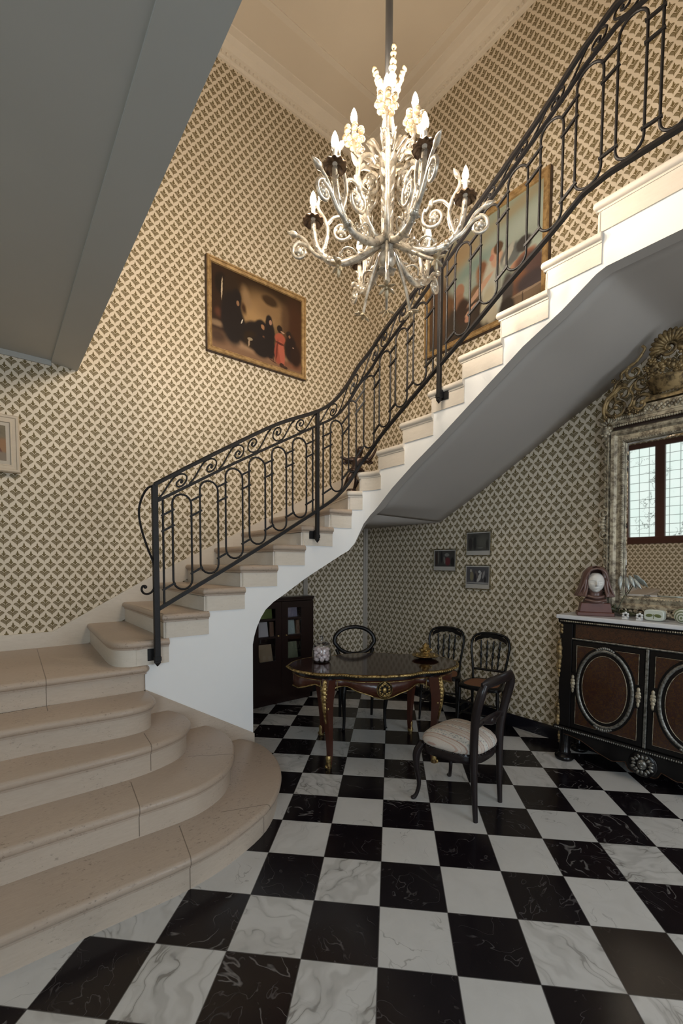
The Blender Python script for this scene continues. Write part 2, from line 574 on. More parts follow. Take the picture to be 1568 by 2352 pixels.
# black marble skirting on the right wall and under the stair
m = MB(); m.prism([(XR, 0), (XR - .022, 0), (XR - .022, .105), (XR - .014, .118), (XR, .118)], YB, YL, 'y'); struct('baseboard_right', m, M['base'])
m = MB(); m.box(.35, YL - .02, 0, XR - .022, YL, .118); struct('baseboard_left', m, M['base'])

# window seen in the mirror
m = MB()
m.box(XF - .12, WY0, WZ0, XF + .02, WY1, WZ0 + .13); m.box(XF - .12, WY0, WZ1 - .09, XF + .02, WY1, WZ1)
for y in (WY0, WY1 - .09, 1.14, .50):
    m.box(XF - .11, y, WZ0 + .005, XF + .015, y + (.15 if abs(y - WY0) > .1 and y < WY1 - .2 else .09), WZ1 - .005)
M['winwood'] = flat_mat('dark_red_window_wood', (.075, .025, .017), .45)
win = struct('window_1', m, M['winwood'], bevel=.006)
def leaded(name):
    h = Sh(name)
    p = h.pos(); x, y, z = h.xyz(p)
    a = y / .155; b = z / .155
    a = a - h.fl(a); b = b - h.fl(b)
    g = h.mn(h.mn(a, 1.0 - a), h.mn(b, 1.0 - b))
    lead = 1.0 - h.sstep(.02, .045, g)
    n = h.noise(p, 7, 3, .6)
    twig = (1.0 - h.sstep(.0, .03, h.ab(n - .5))) * h.sstep(.5, .62, h.noise(p, 1.9, 2))
    dark = h.mx(lead * .8, twig * .9)
    tint = h.mix(h.noise(p, 2.3, 2), (.72, .90, .84), (.90, .96, .93))
    col = h.mix(dark, tint, (.05, .07, .06))
    return h.out((.02, .02, .02), .3, emit=col, estr=1.1)
M['leaded'] = leaded('daylit_leaded_glass')
m = MB(); m.box(XF - .06, WY0 + .05, WZ0 + .05, XF - .05, WY1 - .05, WZ1 - .05); m.build('glass_pane', M['leaded'], win)
m = MB()
m.box(XF - .12, VY0, VZ0, XF + .02, VY1, VZ0 + .1); m.box(XF - .12, VY0, VZ1 - .09, XF + .02, VY1, VZ1)
for y in (VY0, VY1 - .09, (VY0 + VY1) / 2 - .06): m.box(XF - .11, y, VZ0 + .005, XF + .015, y + .1, VZ1 - .005)
added_win = struct('added_window', m, M['winwood'], bevel=.006)  # unseen second window, added to bring in daylight from the left
m = MB(); m.box(XF - .06, VY0 + .05, VZ0 + .05, XF - .05, VY1 - .05, VZ1 - .05); m.build('glass_pane', M['leaded'], added_win)
# entrance door behind the camera: wooden frame, daylight glass
m = MB()
for x in (DX0, DX1 - .1, (DX0 + DX1) / 2 - .06):
    m.box(x, YB - .14, .005, x + .1, YB + .015, DZ1 - .005)
m.box(DX0, YB - .15, DZ1 - .1, DX1, YB + .02, DZ1); m.box(DX0, YB - .15, 0, DX1, YB + .02, .3)
dr = struct('door_1', m, M['winwood'], bevel=.006)
def skyglass(name, c, k):
    h = Sh(name)
    n = h.noise(h.pos(), 2, 2)
    return h.out((.02, .02, .02), .3, emit=h.mix(n, c, tuple(q * .8 for q in c)), estr=k)
M['doorglass'] = skyglass('daylit_door_glass', (.80, .90, 1.0), 2.0)
m = MB(); m.box(DX0 + .05, YB - .09, .25, DX1 - .05, YB - .08, DZ1 - .05); m.build('glass_pane', M['doorglass'], dr)
# ------------------------------------------------------------------ staircase
class Path:
    """line followed by the free side of the stair: along the left wall, round the corner, up the right wall"""
    def __init__(s, off=0.0, x0=-.7, Y=1.82, X=1.435, rc=.25):
        s.x0 = x0; s.Y = Y - off; s.X = X - off; s.rc = rc - off
        s.L1 = s.X - s.rc - x0; s.La = s.rc * PI / 2
    def P(s, t):
        if t < s.L1: return (s.x0 + t, s.Y)
        if t < s.L1 + s.La:
            a = (t - s.L1) / s.rc
            return (s.X - s.rc + s.rc * math.sin(a), s.Y - s.rc + s.rc * math.cos(a))
        return (s.X, s.Y - s.rc - (t - s.L1 - s.La))
    def N(s, t):
        if t < s.L1: return (0, -1)
        if t < s.L1 + s.La:
            a = (t - s.L1) / s.rc
            return (-math.sin(a), -math.cos(a))
        return (-1, 0)
    def conv(s, t_old, old):
        """arc length here for arc length t_old on a parallel path"""
        if t_old < old.L1: return t_old * s.L1 / old.L1
        if t_old < old.L1 + old.La: return s.L1 + (t_old - old.L1) / old.La * s.La
        return s.L1 + s.La + (t_old - old.L1 - old.La)
P0 = Path(0); P1 = Path(.008); P3 = Path(.03); P6 = Path(.06)

NOSE = {6: .103, 7: .263, 8: .562, 9: .862, 10: 1.161, 11: 1.441, 12: 1.748, 13: 1.946, 14: 2.041, 15: 2.23, 16: 2.519, 17: 2.83, 18: 3.121, 19: 3.434, 20: 3.747, 21: 4.051}
WALLP = {6: (-.728, YL), 7: (-.44, YL), 8: (-.14, YL), 9: (.15, YL), 10: (.45, YL), 11: (.755, YL), 12: (1.10, YL), 13: (1.68, YL), 14: (2.35, YL), 15: (XR, 2.32), 16: (XR, 1.58), 17: (XR, 1.03), 18: (XR, .70), 19: (XR, .366), 20: (XR, .053), 21: (XR, -.25)}

stair = thing('staircase', 'pale limestone staircase curving up along the wallpapered walls to the right', 'staircase', (0, 0, 0))

def offset_front(pl, o):
    """offset an open polyline to its right-hand side by o"""
    n = len(pl); res = []
    for i in range(n):
        ds = []
        if i: ds.append((pl[i][0] - pl[i - 1][0], pl[i][1] - pl[i - 1][1]))
        if i < n - 1: ds.append((pl[i + 1][0] - pl[i][0], pl[i + 1][1] - pl[i][1]))
        ns = []
        for d in ds:
            L = math.hypot(*d) or 1
            ns.append((d[1] / L, -d[0] / L))
        if len(ns) == 2:
            sx, sy = ns[0][0] + ns[1][0], ns[0][1] + ns[1][1]
            L = math.hypot(sx, sy) or 1
            c = max(.5, (ns[0][0] * sx + ns[0][1] * sy) / L)
            nn = (sx / L / c, sy / L / c)
        else: nn = ns[0]
        res.append((pl[i][0] + nn[0] * o, pl[i][1] + nn[1] * o))
    return res

def side_sweep(m, front, back, prof, right=True):
    """front: nosing polyline, tread lies on its left; prof (offset, z) from bottom to top; back: closing points"""
    rings = []
    for o, z in prof:
        f = offset_front(front, o if right else -o)
        rings.append([m.v((x, y, z)) for x, y in f] + [m.v((x, y, z)) for x, y in back])
    for a, b in zip(rings, rings[1:]):
        n = len(a)
        for i in range(n):
            j = (i + 1) % n
            m.face([a[i], a[j], b[j], b[i]])
    for r in (rings[0][::-1], rings[-1]):
        f = m.face(r)
        if f: bmesh.ops.triangulate(m.bm, faces=[f])

def fillet(pl, i, r, n=5):
    a, b, c = V3((*pl[i - 1], 0)), V3((*pl[i], 0)), V3((*pl[i + 1], 0))
    d1 = (a - b); d2 = (c - b)
    r = min(r, d1.length * .45, d2.length * .45)
    p1 = b + d1.normalized() * r; p2 = b + d2.normalized() * r
    out = []
    for k in range(n + 1):
        t = k / n
        q = p1 * (1 - t) ** 2 + b * 2 * t * (1 - t) + p2 * t * t
        out.append((q.x, q.y))
    return pl[:i] + out + pl[i + 1:]

def tread_prof(z):
    # nosing half round with a small fillet under it; offsets are measured from the nosing line
    return [(-.030, z - .062), (-.018, z - .060), (-.018, z - .048), (-.010, z - .045), (-.002, z - .037), (0, z - .026), (-.002, z - .014), (-.009, z - .005), (-.018, z)]

curves = {
    1: [(XF, .62), (-1.2, .62), (-.9, .618), (-.66, .622), (-.42, .672), (-.12, .812), (.09, 1.04), (.21, 1.29), (.25, 1.5), (.235, 1.68), (.175, 1.82)],
    2: [(XF, .925), (-1.2, .925), (-.85, .917), (-.6, .918), (-.45, .948), (-.29, 1.04), (-.165, 1.2), (-.085, 1.4), (-.06, 1.55), (-.07, 1.69), (-.11, 1.82)],
    3: [(XF, 1.22), (-1.2, 1.22), (-.95, 1.218), (-.75, 1.228), (-.6, 1.262), (-.455, 1.335), (-.365, 1.45), (-.335, 1.56), (-.34, 1.69), (-.39, 1.82)],
    4: [(XF, 1.49), (-1.2, 1.485), (-.9, 1.452), (-.75, 1.442), (-.63, 1.47), (-.56, 1.54), (-.54, 1.64), (-.542, 1.74), (-.55, 1.82)],
    5: [(XF, 1.80), (-1.2, 1.795), (-.66, 1.775), (-.56, 1.775), (-.535, 1.79), (-.52, 1.82)],
}
def lower_front(k):
    c = curves[k]
    pl = [c[0]] + spline(c[1:], 5)
    return pl
parts = []
for k in range(1, 6):
    z = k * RS
    fr = lower_front(k)
    yb = YL if k == 5 else min(1.82, curves[k + 1][1][1] + .12)
    if k == 5:
        back = [(-.52, YL), (XF, YL)]
    else:
        back = [(XF, 1.82)]
    body = offset_front(fr, -.03)
    body[-1] = (body[-1][0], fr[-1][1]); body[0] = (fr[0][0], body[0][1])
    m = MB(); side_sweep(m, body, back, [(0, (k - 1) * RS if k > 1 else 0), (0, z - .05)])
    st = m.build('step', M['lime'], stair, smooth=40)
    m = MB(); side_sweep(m, fr, back, tread_prof(z))
    m.build('tread', M['tread'], st, smooth=40)

def inner_run(path, s0, s1, ref=P3):
    a = path.conv(s0, ref); b = path.conv(s1, ref)
    n = max(2, int((b - a) / .03))
    return [path.P(a + (b - a) * i / n) for i in range(n + 1)]

for k in range(6, 22):
    z = k * RS
    s0 = NOSE[k]; s1 = NOSE.get(k + 1, 6.7) + .05
    if k == 21: s1 = 5.2
    run = inner_run(P3, s0, s1)
    W = WALLP[k]
    if k == 6:
        fr = [W] + spline([(-.755, 2.35), (-.765, 2.0), (-.735, 1.86), (-.66, 1.795), (-.56, 1.785)], 5) + run[1:]
        fr = [W] + [(x, min(y, YL)) for x, y in fr[1:]]
    else:
        fr = [W] + run
        fr = fillet(fr, 1, .05)
    # back edge
    if k < 21:
        Wn = WALLP[k + 1]
        d = .08
        if Wn[1] == YL: bk = [(Wn[0] + d, YL)]
        else: bk = [(XR, Wn[1] - d)]
        if W[1] == YL and bk[0][0] == XR: bk.append((XR, YL))
    else:
        bk = [(XR, P3.P(5.2)[1])]
    body = offset_front(fr, -.03)
    # keep the block 8 mm proud of the plaster and square to the wall
    body[0] = (W[0] + (.03 if W[1] == YL else 0), W[1] if W[1] == YL else W[1] - .03)
    m = MB(); side_sweep(m, body, bk, [(.008, (k - 1) * RS), (.008, z - .05)])
    st = m.build('step', M['lime2'], stair, smooth=40)
    m = MB(); side_sweep(m, fr, bk, tread_prof(z))
    m.build('tread', M['lime2'] if k > 12 else M['tread'], st, smooth=40)

# plastered string wall with the arched recess below
ZB = [(.983, 0), (.985, .93), (1.0, 1.0), (1.024, 1.071), (1.06, 1.145), (1.105, 1.21), (1.18, 1.27), (1.274, 1.323), (1.497, 1.46), (1.788, 1.614), (1.983, 1.718), (2.046, 1.793), (2.087, 1.884), (2.128, 1.974), (2.194, 2.053), (2.465, 2.270), (2.72, 2.441), (2.993, 2.605), (3.345, 2.833), (3.673, 3.045), (3.927, 3.17), (4.12, 3.29), (4.173, 3.308), (4.53, 3.31), (7.0, 3.31)]
def ztop(s):
    k = 5
    for q in NOSE:
        if P0.conv(NOSE[q], P3) + .03 <= s: k = q
    return k * RS - .055
SS = sorted(set([.15, .2, .3, .5, .7, .9] + [q[0] for q in ZB if q[0] < 6] + [P0.conv(v, P3) + .03 + e for v in NOSE.values() for e in (-.0005, .0005)] + [P0.L1 + P0.La * i / 10 for i in range(11)] + [5.0, 5.6, 6.0, 6.6]))
SS = [s for s in SS if s >= .15]
def zbot(s): return 0.0 if s <= .983 else interp(ZB, s)
m = MB()
def P_in(s, d):
    x, y = P0.P(s); nx, ny = P0.N(s)
    return (x - nx * d, y - ny * d)
cols = []
TH = .09
for s in SS:
    x, y = P0.P(s); xi, yi = P_in(s, TH)
    zt = max(ztop(s), zbot(s) + .02); zb = zbot(s)
    cols.append([m.v((x, y, zb)), m.v((x, y, zt)), m.v((xi, yi, zt)), m.v((xi, yi, zb))])
for a, b in zip(cols, cols[1:]):
    for i in range(4):
        j = (i + 1) % 4
        m.face([a[i], b[i], b[j], a[j]])
m.face(cols[0]); m.face(cols[-1][::-1])
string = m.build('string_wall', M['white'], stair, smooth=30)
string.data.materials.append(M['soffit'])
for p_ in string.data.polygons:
    if p_.normal.z < -.35: p_.material_index = 1  # white plaster turned downward is coloured like the soffit, shade put into the colour
# solid masonry behind the arch jamb and the end of the string
m = MB(); m.box(-.55, 1.82 + TH, 0, .27, YL - .05, .80); m.build('masonry_core', M['white'], stair)
# stone skirting along the foot of the string
m = MB()
m.prism([(-.553, .705), (.289, .190), (.289, 0), (-.553, 0)], 1.806, 1.82, 'y')
m.build('string_skirting', M['lime'], stair)
# soffit under the flights
m = MB()
cols = []
SO = [s for s in SS if s >= .984]
def soff_wall(s):
    """point on the wall side and its height for inner parameter s"""
    x, y = P0.P(s)
    if s < P0.L1: return (x, YL)
    if s > P0.L1 + P0.La: return (XR, y)
    a = (s - P0.L1) / P0.La
    return (XR, YL) if False else ((x + (XR - x) * min(1, 2 * a), YL) if a < .5 else (XR, YL + (y - YL) * (2 * a - 1)))
WZ = [(1.793, 2.078), (1.287, 2.348), (.816, 2.618), (.418, 2.855), (.14, 3.0), (-.12, 3.14), (-.33, 3.34), (-.35, 3.345), (-4.2, 3.345)]
def zwall(y):
    t = sorted(WZ)
    return interp(t, y) if y < 1.793 else 2.078
# sloping part along the right wall
ZBs = smooth_tab(ZB, 4)
WZs = [(-4.2, 3.345), (-.42, 3.345)] + smooth_tab([(-.33, 3.325), (-.12, 3.16), (.14, 3.005), (.418, 2.855), (.816, 2.618), (1.287, 2.348), (1.793, 2.078)], 4)
def s_of_y(y): return P0.L1 + P0.La + (P0.Y - P0.rc - y)
ys = [1.793 - .04 * i for i in range(int((1.793 + 1.2) / .04) + 1)] + [-2.0, -3.0, -4.2]
prev = None
for y in ys:
    yy = max(y, -1.1)
    zi = interp(ZBs, s_of_y(yy)) if y < P0.Y - P0.rc else interp([(1.57, zbot(P0.L1 + P0.La)), (1.793, 2.06)], y)
    zw = interp(WZs, yy)
    row = []
    for k in range(9):
        t = k / 8
        z_ = zi + .035 + (zw - zi - .035) * t
        row.append(m.v((P0.X + TH + (XR - P0.X - TH) * t, y, z_)))
    if prev:
        for k in range(8): m.face([prev[k], row[k], row[k + 1], prev[k + 1]])
    prev = row
# flat patch in the corner and the underside of the lower flight
yF = 1.793
m.poly([(P0.X + TH, yF, 2.09), (XR, yF, 2.078), (XR, YL, 2.078), (P0.X - .10, YL, 2.078), (P0.X - .10, 1.90, 2.02)])
prev = None
for s in [q for q in SS if .984 <= q <= P0.L1 + .04]:
    x, y = P0.P(s)
    zb_ = zbot(s) + .02
    w = max(0, min(1, (s - 1.75) / (P0.L1 + .04 - 1.75)))
    row = [m.v((x, 1.82 + TH, zb_)), m.v((x, YL, zb_ + (2.078 - zb_) * w))]
    if prev: m.face([prev[0], row[0], row[1], prev[1]])
    prev = row
x1 = P0.P(P0.L1 + .04)[0]
m.poly([(x1, 1.82 + TH, zbot(P0.L1 + .04) + .02), (x1, YL, 2.078), (P0.X - .10, YL, 2.078), (P0.X - .10, 1.90, 2.02)])
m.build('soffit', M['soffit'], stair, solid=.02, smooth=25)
# upper landing slab
m = MB(); m.box(P0.X + TH, YB, 3.42, XR, P3.P(5.2)[1] + .02, ZU - .002); m.box(P0.X, YB, 3.40, P0.X + TH, P3.P(5.2)[1], ZU); m.build('landing', M['lime2'], stair)
# stone skirting climbing the left wall
m = MB()
m.prism([(XF, .86), (XF, 1.005), (-.985, 1.005), (-.162, 1.475), (.7, 1.915), (1.54, 2.345), (2.05, 2.62), (XR, 2.86), (XR, 2.2), (1.1, 1.9), (.1, 1.4), (-.75, .86)], YL - .018, YL, 'y')
struct('baseboard_stair', m, M['lime2'])

# ------------------------------------------------------------------ wrought iron railing
rail = thing('stair_railing', 'black wrought iron stair railing with looped balusters and scrolls', 'railing', (P6.P(.22)[0], P6.P(.22)[1], 0.9))
RO = V3(rail.location)
def RP(s, z, off=0.0):
    x, y = P6.P(s); nx, ny = P6.N(s)
    return V3((x + nx * off, y + ny * off, z)) - RO
Ht = smooth_tab([(.213, 2.126), (.477, 2.296), (.791, 2.492), (1.2, 2.736), (1.598, 2.924), (1.785, 3.068), (1.932, 3.249), (2.034, 3.42), (2.192, 3.565), (2.41, 3.688), (2.656, 3.80), (2.878, 3.91), (3.225, 4.11), (3.458, 4.24), (3.704, 4.39), (3.93, 4.555)], 4) + [(4.10, 4.645), (4.3, 4.66), (6.5, 4.66)]
Ut = smooth_tab([(.213, 2.01), (.475, 2.165), (.789, 2.352), (1.2, 2.585), (1.58, 2.797), (1.786, 2.92), (1.933, 3.08), (2.047, 3.262), (2.25, 3.445), (2.563, 3.625), (2.88, 3.815), (3.244, 4.03), (3.475, 4.166), (3.747, 4.325), (3.955, 4.46)], 4) + [(4.121, 4.535), (4.3, 4.54), (6.5, 4.54)]
Bt = smooth_tab([(.213, 1.262), (.465, 1.405), (.783, 1.584), (1.197, 1.827), (1.581, 2.06), (1.79, 2.196), (1.937, 2.341), (2.06, 2.535), (2.26, 2.72), (2.525, 2.887), (2.894, 3.106), (3.262, 3.32), (3.493, 3.465), (3.767, 3.62), (3.96, 3.745)], 4) + [(4.10, 3.772), (4.3, 3.773), (6.5, 3.773)]
Hf = lambda s: interp(Ht, s)
Uf = lambda s: interp(Ut, s)
Bf = lambda s: interp(Bt, s)
def run3(fn, s0, s1, st=.03, off=0.0):
    n = max(2, int((s1 - s0) / st))
    return [RP(s0 + (s1 - s0) * i / n, fn(s0 + (s1 - s0) * i / n), off) for i in range(n + 1)]
SEND = 5.1
m = MB(); m.tube(run3(Hf, .215, SEND), .0125, sc=(.8, 1.75), square=True, up=(0, 0, 1)); m.tube([q + V3((0, 0, .013)) for q in run3(Hf, .215, SEND)], .012, n=8, sc=(.6, 1.3), up=(0, 0, 1))
m.build('handrail', M['iron'], rail, smooth=40)
m = MB(); m.tube(run3(Uf, .222, SEND), .010, square=True, up=(0, 0, 1)); m.build('upper_rail', M['iron'], rail)
m = MB(); m.tube(run3(Bf, .222, SEND), .0125, square=True, up=(0, 0, 1)); m.build('lower_rail', M['iron'], rail)
# newel posts with wall brackets
for s, z0, z1, tw in ((.218, .865, 2.125, .019), (1.588, 1.775, 2.925, .0155), (2.93, 2.835, 3.925, .0155)):
    x, y = P6.P(s); nx, ny = P6.N(s)
    c = RP(s, 0)
    m = MB()
    a = math.atan2(ny, nx)
    T = Matrix.Translation((c.x, c.y, 0)) @ Matrix.Rotation(a, 4, 'Z')
    m.M = T
    h = RO.z
    m.box(-tw, -tw, z0 - h + .03, tw, tw, z1 - h + .004)
    # pointed foot
    b = [m.v((sx * tw, sy * tw, z0 - h + .03)) for sx, sy in ((-1, -1), (1, -1), (1, 1), (-1, 1))]
    t = m.v((0, 0, z0 - h)); 
    for i in range(4): m.face([b[i], b[(i + 1) % 4], t])
    m.box(-tw - .004, -tw - .004, z0 - h + .045, tw + .004, tw + .004, z0 - h + .075)
    po = m.build('newel_post', M['iron'], rail, bevel=.003)
    m = MB(T)
    d = -1
    m.box(-.055, -.012, z0 - h + .055, -tw, .012, z0 - h + .115)
    m.box(-.052, -.052 if s < 2 else -.015, z0 - h + .04, -.044, .018 if s < 2 else .055, z0 - h + .125)
    m.build('bracket', M['iron'], po, bevel=.002)
# looped balusters
RB = .0078
def loop(s0, s1):
    sc_ = (s0 + s1) / 2; r = (s1 - s0) / 2
    # arch crown touches the upper rail, lower bow touches the bottom rail
    zt = min(Uf(sc_), Uf(sc_ - r * .6) + r * .1) - .012 - r * .12
    zb = max(Bf(sc_), Bf(sc_ + r * .6) - r * .1) + .012 + r * .12
    zt0, zb0 = zt - r, zb + r
    pts = []
    n = 9
    for i in range(n + 1):
        a = PI - PI * i / n
        pts.append(RP(sc_ + r * math.cos(a), zt0 + r * math.sin(a)))
    for f in (.25, .5, .75): pts.append(RP(s1, zt0 + (zb0 - zt0) * f))
    for i in range(n + 1):
        a = -PI * i / n
        pts.append(RP(sc_ + r * math.cos(a), zb0 + r * math.sin(a)))
    for f in (.25, .5, .75): pts.append(RP(s0, zb0 + (zt0 - zb0) * f))
    m = MB(); m.tube(pts, RB, n=8, closed=True)
    m.build('baluster_loop', M['iron'], rail, smooth=60)
def upright(s):
    m = MB(); m.tube([RP(s, Uf(s) - .005), RP(s, (Uf(s) + Bf(s)) / 2), RP(s, Bf(s) + .005)], RB, n=8); m.build('upright', M['iron'], rail, smooth=60)
def tie(s0, s1, z0, z1):
    e = .012
    d = (z1 - z0) / (s1 - s0)
    a, b = RP(s0 - e, z0 - e * d, .004), RP(s1 + e, z1 + e * d, .004)
    m = MB(); m.tube([a, (a + b) / 2, b], .007, square=True, up=(0, 0, 1)); m.build('tie_bar', M['iron'], rail)
def ties(s0, s1):
    sm = (s0 + s1) / 2
    dU = (Uf(sm + .06) - Uf(sm - .06)) / .12; dB = (Bf(sm + .06) - Bf(sm - .06)) / .12
    h = (s1 - s0) / 2
    for dz in (.115, .225):
        tie(s0, s1, Uf(sm) - dz - dU * h, Uf(sm) - dz + dU * h)
    tie(s0, s1, Bf(sm) + .115 - dB * h, Bf(sm) + .115 + dB * h)
sections = [
    (.271, [(.336, .471), (.535, .673), (.734, .874), (.931, 1.073), (1.135, 1.271), (1.333, 1.473)], 1.538),
    (1.651, [(1.732, 1.868), (1.937, 2.009), (2.078, 2.194), (2.26, 2.397), (2.458, 2.594), (2.659, 2.798)], 2.866),
    (2.992, [(3.065, 3.198), (3.28, 3.415), (3.482, 3.62), (3.70, 3.839), (3.912, 4.055), (4.127, 4.263), (4.333, 4.47), (4.545, 4.68), (4.755, 4.89)], None),
]
for u0, lp, u1 in sections:
    upright(u0)
    if u1: upright(u1)
    for a, b in lp: loop(a, b)
    e = [u0] + [q for ab in lp for q in ab] + ([u1] if u1 else [])
    for i in range(0, len(e) - 1, 2): ties(e[i], e[i + 1])
# scroll frieze between the two top rails
def scroll(s0, s1, flip):
    """hook from the upper rail to the handrail ending in a spiral; flip mirrors it"""
    base = [(0, .03), (.16, .22), (.34, .62), (.5, .9), (.66, .95), (.82, .82), (.92, .55), (.88, .25), (.74, .12), (.61, .25), (.60, .47), (.70, .58), (.78, .47), (.74, .36)]
    pts = []
    for q, t in spline(base, 4):
        if flip: q, t = 1 - q, 1 - t
        s = s0 + (s1 - s0) * q
        lo, hi = Uf(s) + .008, Hf(s) - .008
        pts.append(RP(s, lo + (hi - lo) * t))
    n = len(pts)
    m = MB(); m.tube(pts, [.0064] * (n - 6) + [.0064 + .0007 * i for i in range(6)], n=6)
    m.ell(pts[-1], .009, 8, 6)
    m.build('scroll', M['iron'], rail, smooth=60)
for a, b, n in ((.235, 1.575, 6), (1.60, 2.915, 6), (2.945, 4.99, 9)):
    w = (b - a) / n
    for i in range(n):
        if i < n / 2: scroll(a + i * w, a + (i + 1) * w, False)
        else: scroll(a + i * w, a + (i + 1) * w, True)
# scrolled tail hanging from the first post
c0 = RP(.215, 0)
def TP(dx, z): return RP(.215 + dx, z)
tail = spline([(0.0, 2.126), (-.045, 2.10), (-.085, 2.02), (-.10, 1.93), (-.085, 1.82), (-.05, 1.70), (-.015, 1.60), (-.004, 1.50), (-.012, 1.42), (-.04, 1.385), (-.075, 1.385), (-.092, 1.41), (-.085, 1.435), (-.066, 1.437)], 6)
m = MB(); m.tube([TP(a, z) for a, z in tail], .0075, n=8, sc=(1, 1.5)); m.ell(TP(-.068, 1.43), .013, 8, 6)
m.build('scroll_tail', M['iron'], rail, smooth=60)
# ------------------------------------------------------------------ furniture materials
def gilt_mat(name, c, dark, rough=.38, scale=30, metal=.85):
    h = Sh(name)
    n = h.noise(h.coord('Object'), scale, 4, .65)
    col = h.mix(h.sstep(.35, .62, n), dark, c)
    h.bump(n, .35, .004)
    return h.out(col, n * .25 + (rough - .12), metal)
M['gilt'] = gilt_mat('gilt_bronze', (.52, .37, .15), (.13, .08, .03))
M['oldgold'] = gilt_mat('old_gilding', (.36, .25, .115), (.07, .045, .022), .5, 22, .55)
M['palegold'] = gilt_mat('worn_pale_gilding', (.46, .40, .29), (.14, .11, .075), .5, 26, .45)
M['pewter'] = gilt_mat('pewter_moulding', (.27, .26, .235), (.09, .085, .07), .42, 60, .7)
M['ebony'] = flat_mat('black_lacquered_wood', (.006, .005, .005), .24, nscale=6, var=.4, spec=.3)
M['ebony2'] = flat_mat('dark_brown_polished_wood', (.013, .008, .008), .3, nscale=9, var=.4, spec=.4)
def wood(name, a, b, rough=.3, sc=(3, 3, 30), coat=.2):
    h = Sh(name)
    n = h.noise(h.mapping(h.coord('Object'), sc), 4, 5, .6, .6)
    return h.out(h.mix(n, a, b), rough, spec=.4, coat=coat)
M['rosewood'] = wood('reddish_rosewood', (.036, .0095, .006), (.082, .025, .014), .30, (30, 4, 4))
M['rosetop'] = wood('polished_dark_rosewood', (.018, .0065, .005), (.040, .014, .010), .10, (3, 20, 3), .5)
M['boulle'] = ornate('red_tortoiseshell_inlay', (.040, .0105, .006), (.10, .05, .018), 34, .3, coat=.3, metal_ink=.5)
M['boulle2'] = ornate('brown_brass_inlay', (.075, .028, .010), (.012, .006, .004), 40, .34, coat=.2)
M['marbletop'] = stone('white_grey_marble', (.52, .52, .53), (.70, .70, .71), (6, 2, 6), .1, .2)
M['cane'] = flat_mat('woven_cane', (.22, .095, .045), .6, nscale=120, var=.4)
M['fabric'] = fabric_stripe('striped_floral_fabric')
def glass_mat(name, col=(1, 1, 1), rough=0.0):
    h = Sh(name)
    n = h.noise(h.coord('Object'), 3, 2)
    return h.out(h.mix(n * .1, col, tuple(c * .95 for c in col)), rough, trans=1.0, ior=1.45)
M['glass'] = glass_mat('clear_glass')
M['mahog'] = wood('very_dark_mahogany', (.012, .0055, .005), (.026, .011, .009), .3, (4, 4, 40))

# ------------------------------------------------------------------ writing table
TBL = thing('writing_table', 'reddish serpentine writing table with gilt mounts standing on the chequered floor under the stair', 'table', (1.175, 1.315, 0), math.radians(-31))
half = [(0, -.432), (.2, -.405), (.32, -.345), (.43, -.335), (.55, -.285), (.68, -.165), (.745, 0)]
def table_outline(inset=0.0, n=5):
    q = spline(half, n)
    a = q + [(x, -y) for x, y in q[-2::-1]]
    a = a + [(-x, y) for x, y in a[-2:0:-1]]
    if inset:
        out = []
        L = len(a)
        for i in range(L):
            tx, ty = a[(i + 1) % L][0] - a[i - 1][0], a[(i + 1) % L][1] - a[i - 1][1]
            d = math.hypot(tx, ty)
            out.append((a[i][0] - ty / d * inset, a[i][1] + tx / d * inset))
        a = out
    return a
ZT = .745
o0 = table_outline(0); o1 = table_outline(.016)
m = MB(); m.prism(o1, ZT - .02, ZT); m.build('table_top', M['rosetop'], TBL)
m = MB(); m.tube([(x, y, ZT - .011) for x, y in table_outline(.006)], .0115, n=8, closed=True, up=(0, 0, 1))
for i, (x, y) in enumerate(table_outline(-.002, 12)):
    if i % 2 == 0: m.ell((x, y, ZT - .012), (.008, .008, .009), 6, 4)
m.build('edge_moulding', M['gilt'], TBL, smooth=60)
ap = table_outline(.055); L = len(ap)
rec = table_outline(.04)
m = MB(); m.prism(rec, ZT - .052, ZT - .02); m.build('top_recess', M['ebony'], TBL)
def apz(x, y):
    ax = abs(x)
    if abs(y) > .24 and ax < .43:
        return interp([(0, .545), (.055, .55), (.11, .575), (.2, .60), (.28, .635), (.36, .625), (.41, .585)], ax)
    t = abs(y)
    return interp([(0, .57), (.1, .575), (.17, .60), (.24, .64), (.30, .60)], t)
lo = [m for m in ()]
m = MB()
tops = [m.v((x, y, ZT - .052)) for x, y in ap]; bots = [m.v((x, y, apz(x, y))) for x, y in ap]
for i in range(L):
    j = (i + 1) % L
    m.face([tops[i], tops[j], bots[j], bots[i]])
m.build('apron', M['rosewood'], TBL, solid=.012, smooth=50)
m = MB()
ap2 = table_outline(.048)
m.tube([(x, y, apz(*ap[i]) + .004) for i, (x, y) in enumerate(ap2)], .0055, n=6, closed=True, up=(0, 0, 1))
m.tube([(x, y, ZT - .066) for x, y in ap2], .0035, n=6, closed=True, up=(0, 0, 1))
for sx in (-1, 1):
    for sy in (-1, 1):
        for x, y in ((.36, .315), (.485, .275)):
            m.tube([(sx * x, sy * y, ZT - .066), (sx * x, sy * y, .61)], .0035, n=6)
m.build('apron_trim', M['gilt'], TBL, smooth=60)
